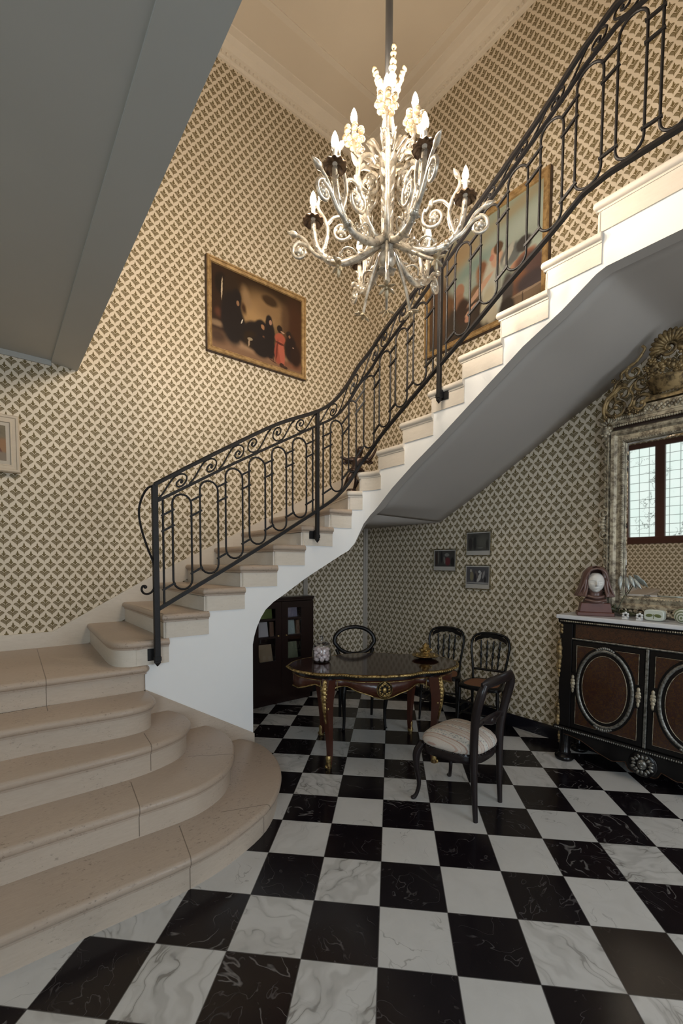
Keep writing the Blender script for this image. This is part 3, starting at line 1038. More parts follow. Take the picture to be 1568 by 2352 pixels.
# cartouche in the middle of the front
def cartouche(y, s):
    m = MB(); m.lathe([(0, 0), (.058, 0), (.062, .006), (.056, .012), (0, .012)], 20, (0, y, .625), (0, s, 0)); ca = m.build('cartouche', M['ebony'], TBL, smooth=40)
    m = MB(); Y = y + s * .014
    m.tube([(.060 * math.cos(a), y + s * .010, .625 + .064 * math.sin(a)) for a in [2 * PI * i / 24 for i in range(24)]], .0045, n=6, closed=True, up=(0, 1, 0))
    m.ell((0, Y, .622), (.018, .012, .024), 10, 6)
    for i in range(12):
        a = 2 * PI * i / 12
        r = .034 + .006 * (i % 2)
        m.ell((r * math.cos(a), Y, .625 + r * 1.1 * math.sin(a)), (.010, .008, .010), 7, 5)
    for sgn in (-1, 1):
        m.tube(spline([(0, Y, .575), (sgn * .03, Y, .585), (sgn * .045, Y, .62), (sgn * .03, Y, .655), (sgn * .012, Y, .672), (0, Y, .685)], 4), .0055, n=6)
    m.ell((0, Y, .683), (.011, .008, .010), 8, 5)
    m.build('cartouche_mount', M['gilt'], ca, smooth=60)
cartouche(-.385, -1); cartouche(.385, 1)
for sx in (-1, 1):
    for sy in (-1, 1):
        d = V3((sx, sy * .8, 0)).normalized()
        kn = V3((sx * .425, sy * .330, 0))
        pts = spline([(0, .70), (.016, .60), (.020, .52), (.008, .40), (-.004, .25), (-.010, .12), (-.004, .04), (.008, 0.004)], 5)
        rr = spline([(0, .037), (1, .039), (2, .035), (3, .027), (4, .021), (5, .0175), (6, .0165), (7, .019)], 5)
        m = MB()
        m.tube([kn + d * a + V3((0, 0, z)) for a, z in pts], [q[1] for q in rr], square=True, up=d.cross(V3((0, 0, 1))))
        lg = m.build('leg', M['rosewood'], TBL, smooth=40)
        m = MB()
        for a, z, r in ((.046, .685, .012), (.052, .66, .016), (.056, .635, .019), (.058, .605, .022), (.058, .575, .020), (.055, .548, .021), (.052, .52, .019), (.045, .49, .021), (.040, .46, .017), (.034, .43, .014), (.028, .40, .011), (.023, .37, .008)):
            r *= 1.3
            p = kn + d * (a - .008) + V3((0, 0, z))
            m.ell(p, (r, r, r * 1.15), 9, 6)
            s_ = d.cross(V3((0, 0, 1))) * (r * .9)
            m.ell(p + s_ + V3((0, 0, .01)), r * .5, 6, 4); m.ell(p - s_ - V3((0, 0, .006)), r * .5, 6, 4)
        m.tube(spline([kn + d * .05 + V3((0, 0, .70)), kn + d * .066 + V3((0, 0, .62)), kn + d * .062 + V3((0, 0, .50)), kn + d * .03 + V3((0, 0, .36))], 5), .008, n=6)
        m.build('leg_mount', M['gilt'], lg, smooth=60)
        m = MB()
        m.lathe([(.0, .0), (.024, .0), (.027, .012), (.022, .03), (.021, .06), (.024, .085), (.018, .10), (0, .10)], 10, kn + d * .002)
        m.ell(kn + d * .026 + V3((0, 0, .016)), (.014, .014, .016), 8, 6)
        m.build('gilt_foot', M['gilt'], lg, smooth=50)

# glass jar of sweets
JR = thing('glass_jar', 'clear lidded glass jar filled with pale pink sweets on the left of the table', 'jar', (.838, 1.623, ZT + .001))
prof = [(0, 0), (.060, 0), (.074, .006), (.082, .02), (.084, .05), (.083, .10), (.075, .128), (.066, .142), (.067, .150)]
m = MB(); m.lathe(prof + [(.063, .150), (.063, .142), (.072, .126), (.079, .10), (.080, .05), (.078, .02), (.070, .010), (0, .008)], 28); m.build('jar_body', M['glass'], JR, smooth=40)
m = MB(); m.lathe([(0, .152), (.070, .152), (.072, .158), (.060, .170), (.035, .180), (.014, .186), (.011, .194), (.017, .204), (.019, .214), (.012, .224), (0, .227)], 24); m.build('jar_lid', M['glass'], JR, smooth=60)
M['sweet'] = flat_mat('pale_pink_sweets', (.78, .66, .66), .7, nscale=14, var=.12)
m = MB(); rnd = random.Random(4)
for lay in range(4):
    for i in range(7):
        a = 2 * PI * i / 6 + lay * .5; r = .050 if i < 6 else .0
        m.ell((r * math.cos(a), r * math.sin(a), .030 + lay * .027 + rnd.uniform(-.003, .003)), (.027, .022, .018), 9, 6, Matrix.Rotation(rnd.uniform(0, 3), 3, (rnd.random(), rnd.random(), .5)))
o = m.build('sweets', M['sweet'], None, smooth=60); o.location = JR.location
tag(o, 'pale pink and white sweets heaped inside the glass jar', 'sweets', kind='stuff')

# gilt covered inkstand on its dark dish
INK = thing('covered_dish', 'small gilt covered dish with glass finial on a dark saucer on the table', 'dish', (1.667, 1.168, ZT + .001))
m = MB(); m.lathe([(0, 0), (.055, 0), (.06, .006), (.105, .018), (.118, .026), (.116, .030), (.07, .020), (0, .016)], 28); m.build('saucer', M['ebony'], INK, smooth=50)
m = MB(); m.lathe([(.117, .0265), (.121, .029), (.117, .033), (.10, .031), (.075, .034), (.060, .042), (.050, .046), (.040, .060), (.047, .076), (.052, .084), (.040, .094), (.026, .104), (.032, .112), (.028, .122), (.014, .130), (.010, .138), (0, .14)], 24)
for i in range(8):
    a = 2 * PI * i / 8
    m.ell((.05 * math.cos(a), .05 * math.sin(a), .078), (.010, .010, .014), 7, 5); m.ell((.082 * math.cos(a + .3), .082 * math.sin(a + .3), .036), (.012, .012, .006), 7, 5)
m.build('cover', M['gilt'], INK, smooth=50)
m = MB(); m.ell((0, 0, .15), (.010, .010, .012), 10, 6); m.build('finial', M['glass'], INK, smooth=80)

# ------------------------------------------------------------------ chairs
def leg(parent, pts, rs, mat, n=8, square=False):
    m = MB(); m.tube(spline(pts, 5), [q[0] for q in spline([(r,) for r in rs], 5)], n=n, square=square)
    return m.build('leg', mat, parent, smooth=50)

# upholstered chair in front, seen from behind (local y = forward)
UC = thing('upholstered_chair', 'dark wooden chair with striped floral upholstered seat turned to the table', 'chair', (1.07, .34, 0), math.radians(6))
W = M['ebony2']
for sx in (-1, 1):
    # rear leg and stile in one sweep
    pts = [(sx * .165, -.205, 0.0), (sx * .168, -.196, .16), (sx * .172, -.19, .34), (sx * .172, -.188, .44), (sx * .178, -.192, .54), (sx * .192, -.204, .64), (sx * .200, -.224, .74), (sx * .196, -.244, .82), (sx * .176, -.256, .872)]
    leg(UC, pts, [.015, .019, .023, .026, .026, .026, .028, .027, .021], W, n=10)
    pts = [(sx * .19, .175, .40), (sx * .212, .205, .33), (sx * .214, .208, .24), (sx * .20, .195, .12), (sx * .208, .203, .05), (sx * .222, .216, .016)]
    l = leg(UC, pts, [.026, .027, .021, .0145, .013, .015], W, n=8)
    m = MB(); m.ell((sx * .226, .222, .014), (.016, .018, .0135), 9, 6); m.build('castor', W, l, smooth=60)
m = MB()
cr = spline([(-.205, -.250, .872), (-.15, -.262, .880), (-.08, -.276, .886), (0, -.282, .889), (.08, -.276, .886), (.15, -.262, .880), (.205, -.250, .872)], 5)
m.tube(cr, [.018 + .014 * min(1, i / 5, (len(cr) - 1 - i) / 5) for i in range(len(cr))], n=10, sc=(1.05, .5), up=(0, 0, 1)); m.build('crest_rail', W, UC, smooth=60)
m = MB()
m.tube(spline([(-.182, -.198, .60), (-.07, -.215, .625), (0, -.22, .63), (.07, -.215, .625), (.182, -.198, .60)], 5), .022, n=8, sc=(1, .5), up=(0, 0, 1))
for sx in (-1, 1): m.tube(spline([(sx * .12, -.212, .62), (sx * .05, -.222, .60), (0, -.22, .585)], 4), .011, n=6)
m.ell((0, -.223, .61), (.035, .014, .026), 10, 6)
m.build('back_slat', W, UC, smooth=60)
m = MB()
def seat_ring(g, z):
    pts = []
    for i in range(40):
        a = 2 * PI * i / 40
        c, s_ = math.cos(a), math.sin(a)
        x = .215 * g * math.copysign(abs(c) ** .62, c); y = .205 * g * math.copysign(abs(s_) ** .62, s_)
        x *= 1 + .14 * (y / .205)
        pts.append((x, y - .0, z))
    return pts
rings = [[m.v(p) for p in seat_ring(g, z)] for g, z in ((.97, .345), (1.0, .36), (1.0, .395), (.975, .405))]
for a, b in zip(rings, rings[1:]):
    for i in range(40): m.face([a[i], a[(i + 1) % 40], b[(i + 1) % 40], b[i]])
m.face(rings[0][::-1]); m.face(rings[-1])
m.build('seat_rail', W, UC, smooth=50)
m = MB()
rings = [[m.v(p) for p in seat_ring(g, z)] for g, z in ((.965, .403), (1.01, .412), (1.035, .43), (1.0, .452), (.90, .473), (.72, .494), (.48, .508), (.22, .514))]
for a, b in zip(rings, rings[1:]):
    for i in range(40): m.face([a[i], a[(i + 1) % 40], b[(i + 1) % 40], b[i]])
m.face(rings[-1]); m.face(rings[0][::-1])
cu = m.build('seat_cushion', M['fabric'], UC, smooth=80)
tag(cu, 'cream cushion with pink stripes and small grey flowers')
m = MB()
for x, y, z in seat_ring(1.0, .404): m.ell((x * 1.004, y * 1.004, z), .0075, 6, 4)
m.build('nail_trim', W, UC, smooth=60)

# open oval back chair behind the table
BC = thing('balloon_back_chair', 'black chair with open oval back pulled up behind the table', 'chair', (1.48, 1.845, 0), math.radians(152))
W = M['ebony']
for sx in (-1, 1):
    leg(BC, [(sx * .17, -.20, 0), (sx * .172, -.185, .2), (sx * .175, -.18, .42)], [.014, .017, .021], W)
    leg(BC, [(sx * .195, .185, .43), (sx * .21, .20, .33), (sx * .20, .19, .16), (sx * .205, .195, .02), (sx * .212, .205, .0)], [.025, .024, .016, .014, .017], W)
m = MB()
ov = []
for i in range(36):
    a = 2 * PI * i / 36
    z = .785 + .138 * math.sin(a); w = .215 if math.sin(a) > -.2 else .205
    ov.append((w * math.cos(a), -.20 - (z - .43) * .24, z))
m.tube(ov, .0215, n=10, closed=True, up=(0, 1, 0), sc=(.75, 1)); m.build('oval_back', W, BC, smooth=70)
for sx in (-1, 1):
    m = MB(); m.tube(spline([(sx * .175, -.185, .42), (sx * .165, -.20, .52), (sx * .17, -.235, .62), (sx * .195, -.265, .70)], 5), [.019] * 16, n=8); m.build('stile', W, BC, smooth=60)
m = MB()
rings = [[m.v(p) for p in seat_ring(g * .98, z)] for g, z in ((.97, .385), (1.0, .395), (1.0, .43), (.96, .44))]
for a, b in zip(rings, rings[1:]):
    for i in range(40): m.face([a[i], a[(i + 1) % 40], b[(i + 1) % 40], b[i]])
m.face(rings[0][::-1]); m.face(rings[-1]); m.build('seat_frame', W, BC, smooth=50)
m = MB()
rings = [[m.v(p) for p in seat_ring(g, z)] for g, z in ((.9, .438), (.92, .45), (.8, .468), (.4, .478))]
for a, b in zip(rings, rings[1:]):
    for i in range(40): m.face([a[i], a[(i + 1) % 40], b[(i + 1) % 40], b[i]])
m.face(rings[-1]); m.build('seat', M['rosewood'], BC, smooth=70)

# spindle back chairs along the wall
def spindle_chair(loc, rz, label):
    c = thing('spindle_chair', label, 'chair', loc, rz, None)
    W = M['ebony']
    zt = .905
    arch = spline([(-.150, -.18, .44), (-.158, -.195, .56), (-.178, -.215, .70), (-.185, -.23, .79), (-.160, -.245, .865), (-.09, -.25, .898), (0, -.252, zt), (.09, -.25, .898), (.160, -.245, .865), (.185, -.23, .79), (.178, -.215, .70), (.158, -.195, .56), (.150, -.18, .44)], 5)
    m = MB(); m.tube(arch, .0155, n=8, sc=(1, .8), up=(0, 1, 0)); m.build('back_frame', W, c, smooth=60)
    m = MB()
    n = 24
    fill = []
    for i in range(n + 1):
        t = i / n; x = -.155 + .31 * t
        zz = .90 - .055 * (abs(x) / .155) ** 2.5
        low = .852 - .055 * (abs(x) / .155) ** 2.2 + .010 * abs(math.sin(t * 5 * PI))
        fill.append((x, zz, low))
    a = [m.v((x, -.249, z)) for x, z, _ in fill]; b = [m.v((x, -.249, z)) for x, _, z in fill]
    for i in range(n): m.face([a[i], a[i + 1], b[i + 1], b[i]])
    m.build('crest_panel', W, c, solid=.016)
    m = MB(); m.tube([(x, -.238, z - .002) for x, _, z in fill], .0028, n=5); m.build('crest_line', M['palegold'], c, smooth=60)
    m = MB(); m.tube([(-.157, -.197, .545), (0, -.205, .542), (.157, -.197, .545)], .0125, n=8); m.build('lower_rail', W, c, smooth=60)
    for k in range(4):
        x = -.093 + .062 * k
        x0 = x * .86
        m = MB()
        T = [(x0 + (x - x0) * t, -.203 - .045 * t, .545 + .285 * t) for t in [i / 16 for i in range(17)]]
        r = [.0065, .007, .0085, .012, .0095, .0065, .008, .0125, .014, .0105, .0065, .008, .0115, .010, .007, .0085, .0065]
        m.tube(T, r, n=8); m.build('spindle', W, c, smooth=60)
    # seat
    def ring(g, z):
        pts = []
        for i in range(32):
            a = 2 * PI * i / 32; cc, s_ = math.cos(a), math.sin(a)
            x = .195 * g * math.copysign(abs(cc) ** .6, cc); y = .195 * g * math.copysign(abs(s_) ** .6, s_)
            pts.append((x * (1 + .14 * y / .195), y, z))
        return pts
    m = MB(); R = [[m.v(p) for p in ring(g, z)] for g, z in ((.96, .425), (1, .432), (1, .452), (.95, .46), (.80, .46))]
    for a, b in zip(R, R[1:]):
        for i in range(32): m.face([a[i], a[(i + 1) % 32], b[(i + 1) % 32], b[i]])
    m.face(R[0][::-1]); m.build('seat_frame', W, c, smooth=50)
    m = MB(); R = [[m.v(p) for p in ring(g, z)] for g, z in ((.84, .458), (.5, .455), (.2, .454))]
    for a, b in zip(R, R[1:]):
        for i in range(32): m.face([a[i], a[(i + 1) % 32], b[(i + 1) % 32], b[i]])
    m.face(R[-1]); m.build('cane_seat', M['cane'], c, smooth=70)
    for sx in (-1, 1):
        leg(c, [(sx * .148, -.165, .44), (sx * .155, -.185, .22), (sx * .165, -.215, 0)], [.016, .014, .011], W)
        leg(c, [(sx * .175, .165, .435), (sx * .178, .168, .33), (sx * .18, .17, .28), (sx * .185, .178, .12), (sx * .19, .185, 0)], [.016, .017, .012, .014, .010], W)
        m = MB(); m.tube([(sx * .178, .168, .25), (sx * .158, -.18, .25)], .009, n=6); m.tube([(sx * .182, .172, .16), (sx * .16, -.192, .16)], .009, n=6); m.build('side_stretcher', W, c, smooth=60)
    m = MB(); m.tube([(-.178, .17, .30), (.178, .17, .30)], .009, n=6); m.tube([(-.182, .173, .20), (.182, .173, .20)], .009, n=6); m.build('front_stretcher', W, c, smooth=60)
    return c
RZ = math.radians(108)
fwd = V3((-math.sin(RZ), math.cos(RZ), 0))
sc1 = spindle_chair(V3((2.47, 1.035, 0)) + fwd * .20, RZ, 'black spindle back chair with cane seat, the one farther right along the papered wall')
sc2 = copy_tree(sc1); sc2.location = V3((2.47, 1.525, 0)) + fwd * .20
sc2.rotation_euler.z = math.radians(118)
sc2['label'] = 'black spindle back chair partly hidden behind the right end of the table'
for o in (sc1, sc2): o['group'] = 'spindle back chairs along the wall'

# ------------------------------------------------------------------ glazed bookcase under the stair
BK = thing('bookcase', 'low dark mahogany bookcase with two glazed doors under the stair arch', 'bookcase', (1.08, 2.995, 0))
bx0, bx1, by0, by1 = -.30, .527, -.145, -.002
m = MB()
m.box(bx0, by0 + .02, 0, bx0 + .03, by1, 1.19); m.box(bx1 - .03, by0 + .02, 0, bx1, by1, 1.19)
m.box(bx0, by1 - .012, 0, bx1, by1, 1.19); m.box(bx0, by0 + .02, 0, bx1, by1, .46)
m.build('carcass', M['mahog'], BK)
m = MB(); m.box(bx0 - .012, by0 - .008, 1.19, bx1 + .012, by1, 1.213); m.box(bx0 - .006, by0, 1.165, bx1 + .006, by1, 1.19); m.build('cornice', M['mahog'], BK, bevel=.004)
for z in (.765, .965):
    m = MB(); m.box(bx0 + .03, by0 + .03, z - .009, bx1 - .03, by1 - .012, z + .009); m.build('shelf', M['mahog'], BK)
for x0, x1, sl, sr, kx in ((bx0, .090, .10, .078, 1), (.094, bx1, .080, .172, -1)):
    m = MB()
    m.box(x0, by0, .06, x0 + sl, by0 + .02, 1.16); m.box(x1 - sr, by0, .06, x1, by0 + .02, 1.16)
    m.box(x0 + sl, by0, 1.09, x1 - sr, by0 + .02, 1.16); m.box(x0 + sl, by0, .06, x1 - sr, by0 + .02, .50)
    m.box(x0 + sl, by0 + .004, .755, x1 - sr, by0 + .018, .775); m.box(x0 + sl, by0 + .004, .955, x1 - sr, by0 + .018, .975)
    d = m.build('door', M['mahog'], BK)
    m = MB(); m.box(x0 + sl, by0 + .009, .50, x1 - sr, by0 + .012, 1.09); m.build('glass_pane', M['glass'], d)
    m = MB(); kxx = x1 - .05 if kx > 0 else x0 + .05
    m.lathe([(0, .0), (.009, .0), (.006, .008), (.010, .014), (.008, .022), (0, .024)], 10, (kxx, by0 - .0, .78), (0, -1, 0)); m.build('knob', M['gilt'], d, smooth=60)
def leaning(name, label, cat, x, z, w, h, mat, tilt=12, th=.006, rz=0, group=None):
    m = MB(); m.box(-w / 2, -th, 0, w / 2, 0, h)
    o = m.build(name, mat, None)
    o.location = (BK.location.x + x, BK.location.y + by0 + .052, z)
    o.rotation_euler = (math.radians(-tilt), 0, math.radians(rz))
    tag(o, label, cat, group)
    return o
def card(name, bg, blobs): return painting(name, bg, blobs, .03)
M['card1'] = card('card_tan', (0.442, 0.323, 0.204), [(.3, .62, .18, .2, 0, .5, (0.085, 0.068, 0.068)), (.5, .5, .02, .6, 5, .4, (0.8, 0.8, 0.8)), (.75, .6, .16, .22, 0, .5, (0.102, 0.085, 0.102))])
M['card2'] = card('card_lavender', (0.221, 0.238, 0.153), [(.5, .85, .6, .25, 0, .4, (0.68, 0.646, 0.8)), (.6, .5, .2, .12, 0, .5, (0.765, 0.714, 0.612)), (.4, .2, .4, .2, 0, .5, (0.153, 0.204, 0.085))])
M['card3'] = card('card_white', (0.714, 0.68, 0.714), [(.35, .5, .12, .35, 20, .5, (0.085, 0.085, 0.119)), (.7, .6, .1, .3, -20, .5, (0.136, 0.119, 0.153))])
M['card4'] = card('card_green', (0.17, 0.221, 0.06), [(.5, .3, .5, .3, 0, .5, (0.085, 0.119, 0.034)), (.5, .8, .5, .2, 0, .5, (0.289, 0.34, 0.119))])
M['card5'] = card('card_teal', (0.374, 0.442, 0.425), [(.4, .25, .25, .18, 0, .5, (0.8, 0.8, 0.8)), (.6, .7, .3, .2, 0, .5, (0.204, 0.272, 0.255))])
M['card6'] = card('card_portrait', (0.272, 0.255, 0.34), [(.62, .5, .16, .42, 0, .4, (0.8, 0.8, 0.782)), (.3, .4, .2, .3, 0, .5, (0.136, 0.136, 0.204))])
M['bookred'] = flat_mat('brown_cloth', (.14, .07, .04), .6)
leaning('picture_card', 'tan picture card with two dark figures leaning on the lower shelf', 'card', -.085, .461, .17, .22, M['card1'], 14, .02)
leaning('picture_card', 'lavender landscape card leaning on the lower shelf behind the right glass door', 'card', .255, .461, .18, .22, M['card2'], 12)
leaning('picture_card', 'pale card with dark swirls standing on the middle shelf on the left', 'card', -.12, .775, .13, .165, M['card3'], 10)
leaning('book', 'brown cloth book standing on the middle shelf beside the pale card', 'book', -.022, .775, .05, .165, M['bookred'], 4, .03)
leaning('picture_card', 'grey green card standing on the middle shelf behind the right glass door', 'card', .235, .775, .13, .165, M['card5'], 10)
leaning('book', 'russet book standing on the middle shelf at the far right', 'book', .325, .775, .045, .16, M['bookred'], 4, .03)
leaning('picture_card', 'green card standing on the top shelf on the left', 'card', -.09, .975, .17, .115, M['card4'], 8)
leaning('picture_card', 'small card with a pale figure standing on the top shelf on the right', 'card', .255, .975, .15, .12, M['card6'], 8)
# ------------------------------------------------------------------ pictures
M['frame_gold'] = gilt_mat('gilt_picture_frame', (.50, .34, .16), (.30, .19, .085), .42, 18, .35)
M['frame_dark'] = flat_mat('dark_frame_edge', (.045, .022, .014), .5)
M['frame_white'] = flat_mat('whitewashed_frame', (.56, .47, .36), .55, nscale=20)
M['frame_thin'] = gilt_mat('thin_gilt_frame', (.40, .33, .20), (.10, .08, .05), .4, 40, .5)
M['mount'] = flat_mat('cream_mount', (.50, .44, .36), .8)
M['mount2'] = flat_mat('print_paper', (.44, .41, .37), .8)

def picture(name, label, cat, cx, cz, w, h, wall, canvas, fw, depth, fmat, mat_w=0, mat_m=None, tilt=0, group=None, side=None, steps=3, bottom_extra=0):
    """a framed picture on wall 'left' or 'right'; local x to the viewer's right, local -y towards the room"""
    if wall == 'left': loc = (cx, YL - .002, cz); rz = 0
    else: loc = (XR - .002, cx, cz); rz = -PI / 2
    t = thing(name, label, cat, loc, rz, group)
    t.rotation_euler = (math.radians(-tilt), 0, rz)
    if tilt: t.location = V3(loc) + (V3((0, -1, 0)) if wall == 'left' else V3((-1, 0, 0))) * (math.sin(math.radians(tilt)) * h * .5)
    W2, H2 = w / 2, h / 2
    m = MB()
    prof = [(0, 0), (0, depth * .75), (fw * .12, depth), (fw * .34, depth * .95), (fw * .42, depth * .74), (fw * .78, depth * .66), (fw * .84, depth * .74), (fw * .94, depth * .72), (fw, depth * .45), (fw, depth * .3)]
    rings = []
    for o, d in prof:
        rings.append([m.v((sx * (W2 - o), -d, sz * (H2 - o))) for sx, sz in ((-1, -1), (1, -1), (1, 1), (-1, 1))])
    for a, b in zip(rings, rings[1:]):
        for i in range(4): m.face([a[i], a[(i + 1) % 4], b[(i + 1) % 4], b[i]])
    fr = m.build('frame', fmat, t)
    if side:
        m = MB()
        for sx in (-1, 1): m.box(sx * (W2 + .0015) - .002, -depth * .72, -H2 - .002, sx * (W2 + .0015) + .002, 0, H2 + .002)
        for sz in (-1, 1): m.box(-W2, -depth * .72, sz * (H2 + .0015) - .002, W2, 0, sz * (H2 + .0015) + .002)
        m.build('frame_edge', side, fr)
    iw, ih = W2 - fw, H2 - fw
    y = -depth * .4
    if mat_w:
        m = MB(); m.box(-iw - .002, y, -ih - .002, iw + .002, y + .004, ih + .002); m.build('mount', mat_m, t)
        iw -= mat_w; ih -= mat_w; y -= .002
    z0, z1 = -ih + bottom_extra, ih
    m = MB(); m.poly([(-iw - .002, y, z0 - .002), (iw + .002, y, z0 - .002), (iw + .002, y, z1 + .002), (-iw - .002, y, z1 + .002)])
    cv = m.build('canvas', canvas, t)
    uvl = cv.data.uv_layers.new(name='UVMap')
    for lp in cv.data.loops:
        co = cv.data.vertices[lp.vertex_index].co
        uvl.data[lp.index].uv = ((co.x + iw) / (2 * iw), (co.z - z0) / (z1 - z0))
    return t

K = (.016, .013, .014)
pl = [
    (.5, .95, .9, .22, 0, .8, (.030, .017, .010)), (.53, .62, .26, .26, -8, .8, (.30, .185, .085)), (.44, .55, .20, .16, 20, .8, (.36, .225, .105)), (.62, .72, .20, .16, 0, .8, (.24, .145, .07)), (.36, .75, .05, .14, 10, .7, (.27, .17, .09)),
    (.06, .55, .14, .55, 0, .6, (.032, .017, .012)), (.10, .80, .07, .14, 0, .5, (.015, .011, .010)), (.20, .72, .09, .28, 0, .5, (.030, .019, .013)),
    (.62, .83, .10, .07, -10, .6, (.045, .026, .014)), (.92, .60, .13, .42, 0, .7, (.060, .026, .015)), (.80, .66, .05, .20, 0, .8, (.10, .055, .03)),
    (.45, .07, .75, .15, -3, .6, (.215, .125, .075)), (.36, .14, .28, .06, -4, .8, (.33, .21, .13)), (.66, .12, .22, .06, 0, .8, (.33, .185, .11)), (.88, .08, .25, .05, 0, .7, (.20, .085, .05)), (.05, .30, .10, .04, 0, .7, (.24, .16, .10)), (.06, .15, .12, .10, 0, .7, (.07, .04, .027)),
    (.105, .74, .008, .14, -2, .4, (.52, .42, .30)), (.07, .44, .04, .06, 0, .8, (.10, .04, .025)),
    (.21, .42, .125, .34, 3, .35, K), (.255, .68, .055, .13, 0, .4, K), (.18, .50, .07, .25, -6, .4, K), (.31, .33, .07, .19, 10, .5, K), (.268, .635, .016, .032, 0, .4, (.27, .15, .085)), (.33, .60, .03, .08, 10, .7, (.05, .025, .015)), (.31, .43, .006, .035, -15, .3, (.60, .55, .47)),
    (.46, .37, .14, .13, 12, .4, K), (.52, .45, .075, .10, 0, .4, K), (.54, .46, .024, .033, 15, .4, (.34, .175, .09)), (.56, .33, .028, .018, -20, .5, (.36, .17, .09)), (.41, .24, .09, .12, 0, .5, (.028, .018, .012)), (.53, .20, .13, .15, 0, .4, K), (.395, .245, .03, .02, 10, .4, (.30, .24, .16)), (.385, .20, .010, .055, -4, .4, (.34, .24, .16)),
    (.615, .40, .065, .20, 0, .35, K), (.61, .56, .04, .09, 0, .4, K), (.627, .555, .017, .035, 0, .4, (.36, .205, .14)), (.63, .20, .06, .13, 0, .4, K),
    (.74, .39, .065, .075, -10, .35, (.36, .090, .055)), (.73, .22, .060, .18, -4, .35, (.33, .080, .052)), (.76, .20, .035, .17, 6, .4, (.42, .115, .075)), (.70, .22, .012, .15, -5, .5, (.16, .035, .025)), (.735, .515, .034, .052, 0, .35, (.020, .013, .012)), (.77, .485, .025, .012, -10, .4, (.40, .25, .18)), (.735, .325, .055, .016, -8, .5, (.10, .025, .02)), (.76, .045, .03, .03, 0, .4, (.05, .027, .02)), (.80, .025, .03, .02, 0, .4, (.05, .027, .02)),
    (.87, .30, .075, .20, 0, .4, (.022, .014, .014)), (.845, .49, .033, .045, 0, .4, (.022, .015, .013)), (.855, .46, .013, .024, 0, .4, (.25, .12, .07)), (.93, .22, .07, .16, 0, .6, (.030, .016, .013)), (.90, .33, .012, .01, 0, .4, (.3, .2, .15)),
    (.655, .06, .045, .006, -22, .5, (.05, .02, .014)), (.66, .10, .006, .04, 5, .5, (.06, .03, .02)),
]
M['canvas_left'] = painting('oil_painting_nuns', (.085, .047, .026), pl, .018, brush=16)
picture('oil_painting', 'framed oil painting of dark robed figures with one red gown on the left wall', 'painting', .988, 4.225, 1.19, .935, 'left', M['canvas_left'], .052, .06, M['frame_gold'], side=M['frame_dark'])
SKY = (.33, .38, .33)
pr = [
    (.5, .85, .9, .25, 10, .8, (.30, .34, .27)), (.75, .72, .5, .12, 14, .8, (.37, .42, .37)), (.25, .80, .3, .16, 12, .7, (.36, .26, .15)), (.80, .92, .3, .06, 15, .8, (.34, .30, .20)), (.40, .62, .3, .08, 12, .8, (.22, .30, .27)), (.12, .62, .2, .1, 20, .8, (.30, .24, .16)),
    (.5, .12, .7, .22, 0, .5, (.035, .022, .018)), (.08, .35, .15, .35, 0, .6, (.11, .06, .035)), (.20, .28, .12, .22, 10, .5, (.15, .075, .035)), (.30, .18, .16, .16, 0, .6, (.045, .03, .024)),
    (.31, .46, .045, .075, 5, .4, (.36, .19, .12)), (.30, .36, .06, .08, 0, .5, (.29, .15, .09)), (.34, .25, .07, .13, 0, .5, (.05, .026, .02)),
    (.52, .50, .06, .13, 5, .5, (.27, .14, .08)), (.515, .56, .035, .05, 0, .4, (.20, .09, .05)), (.47, .36, .07, .08, -20, .6, (.17, .10, .055)),
    (.60, .38, .085, .24, -5, .4, (.46, .45, .38)), (.63, .26, .07, .22, 3, .4, (.42, .43, .38)), (.57, .20, .06, .18, -8, .5, (.38, .35, .26)), (.66, .36, .025, .18, 4, .5, (.25, .26, .23)), (.61, .09, .05, .10, 0, .6, (.40, .36, .28)),
    (.645, .565, .055, .075, -10, .4, (.48, .31, .22)), (.62, .645, .032, .045, 0, .4, (.50, .30, .21)), (.655, .66, .040, .058, 0, .4, (.10, .055, .03)), (.60, .60, .02, .03, 0, .4, (.45, .20, .15)),
    (.50, .37, .028, .16, -48, .4, (.50, .31, .22)), (.42, .22, .025, .07, -50, .4, (.50, .29, .20)), (.39, .15, .03, .03, 0, .5, (.44, .22, .15)),
    (.76, .53, .085, .10, -25, .4, (.13, .14, .14)), (.74, .55, .030, .10, -25, .5, (.42, .41, .36)), (.86, .56, .065, .07, 0, .4, (.055, .05, .05)), (.80, .42, .06, .03, 30, .4, (.46, .25, .17)), (.87, .44, .09, .05, 30, .5, (.34, .15, .09)), (.90, .34, .13, .14, 0, .5, (.09, .05, .045)), (.82, .23, .09, .12, 0, .5, (.17, .075, .04)), (.74, .24, .05, .16, 0, .6, (.055, .045, .045)), (.93, .20, .14, .10, 0, .6, (.05, .035, .04)),
    (.88, .10, .16, .06, 0, .35, (.15, .10, .065)), (.88, .145, .16, .012, 3, .4, (.24, .17, .12)), (.86, .09, .006, .06, 0, .4, (.05, .03, .02)), (.74, .08, .06, .09, 0, .5, (.025, .018, .016)),
]
M['canvas_right'] = painting('oil_painting_group', SKY, pr, .02, brush=14)
picture('oil_painting', 'large framed oil painting of robed figures under a pale sky behind the railing', 'painting', 1.31, 4.525, 1.42, 1.18, 'right', M['canvas_right'], .062, .06, M['frame_gold'], side=M['frame_dark'])
M['canvas_small'] = painting('small_portrait', (.20, .165, .11), [(.95, .35, .3, .3, 0, .5, (.30, .17, .09)), (.80, .4, .05, .45, 25, .5, (.16, .07, .05)), (.5, .5, .25, .4, 0, .5, (.34, .22, .15)), (.9, .1, .3, .15, 0, .6, (.25, .2, .15))], .02)
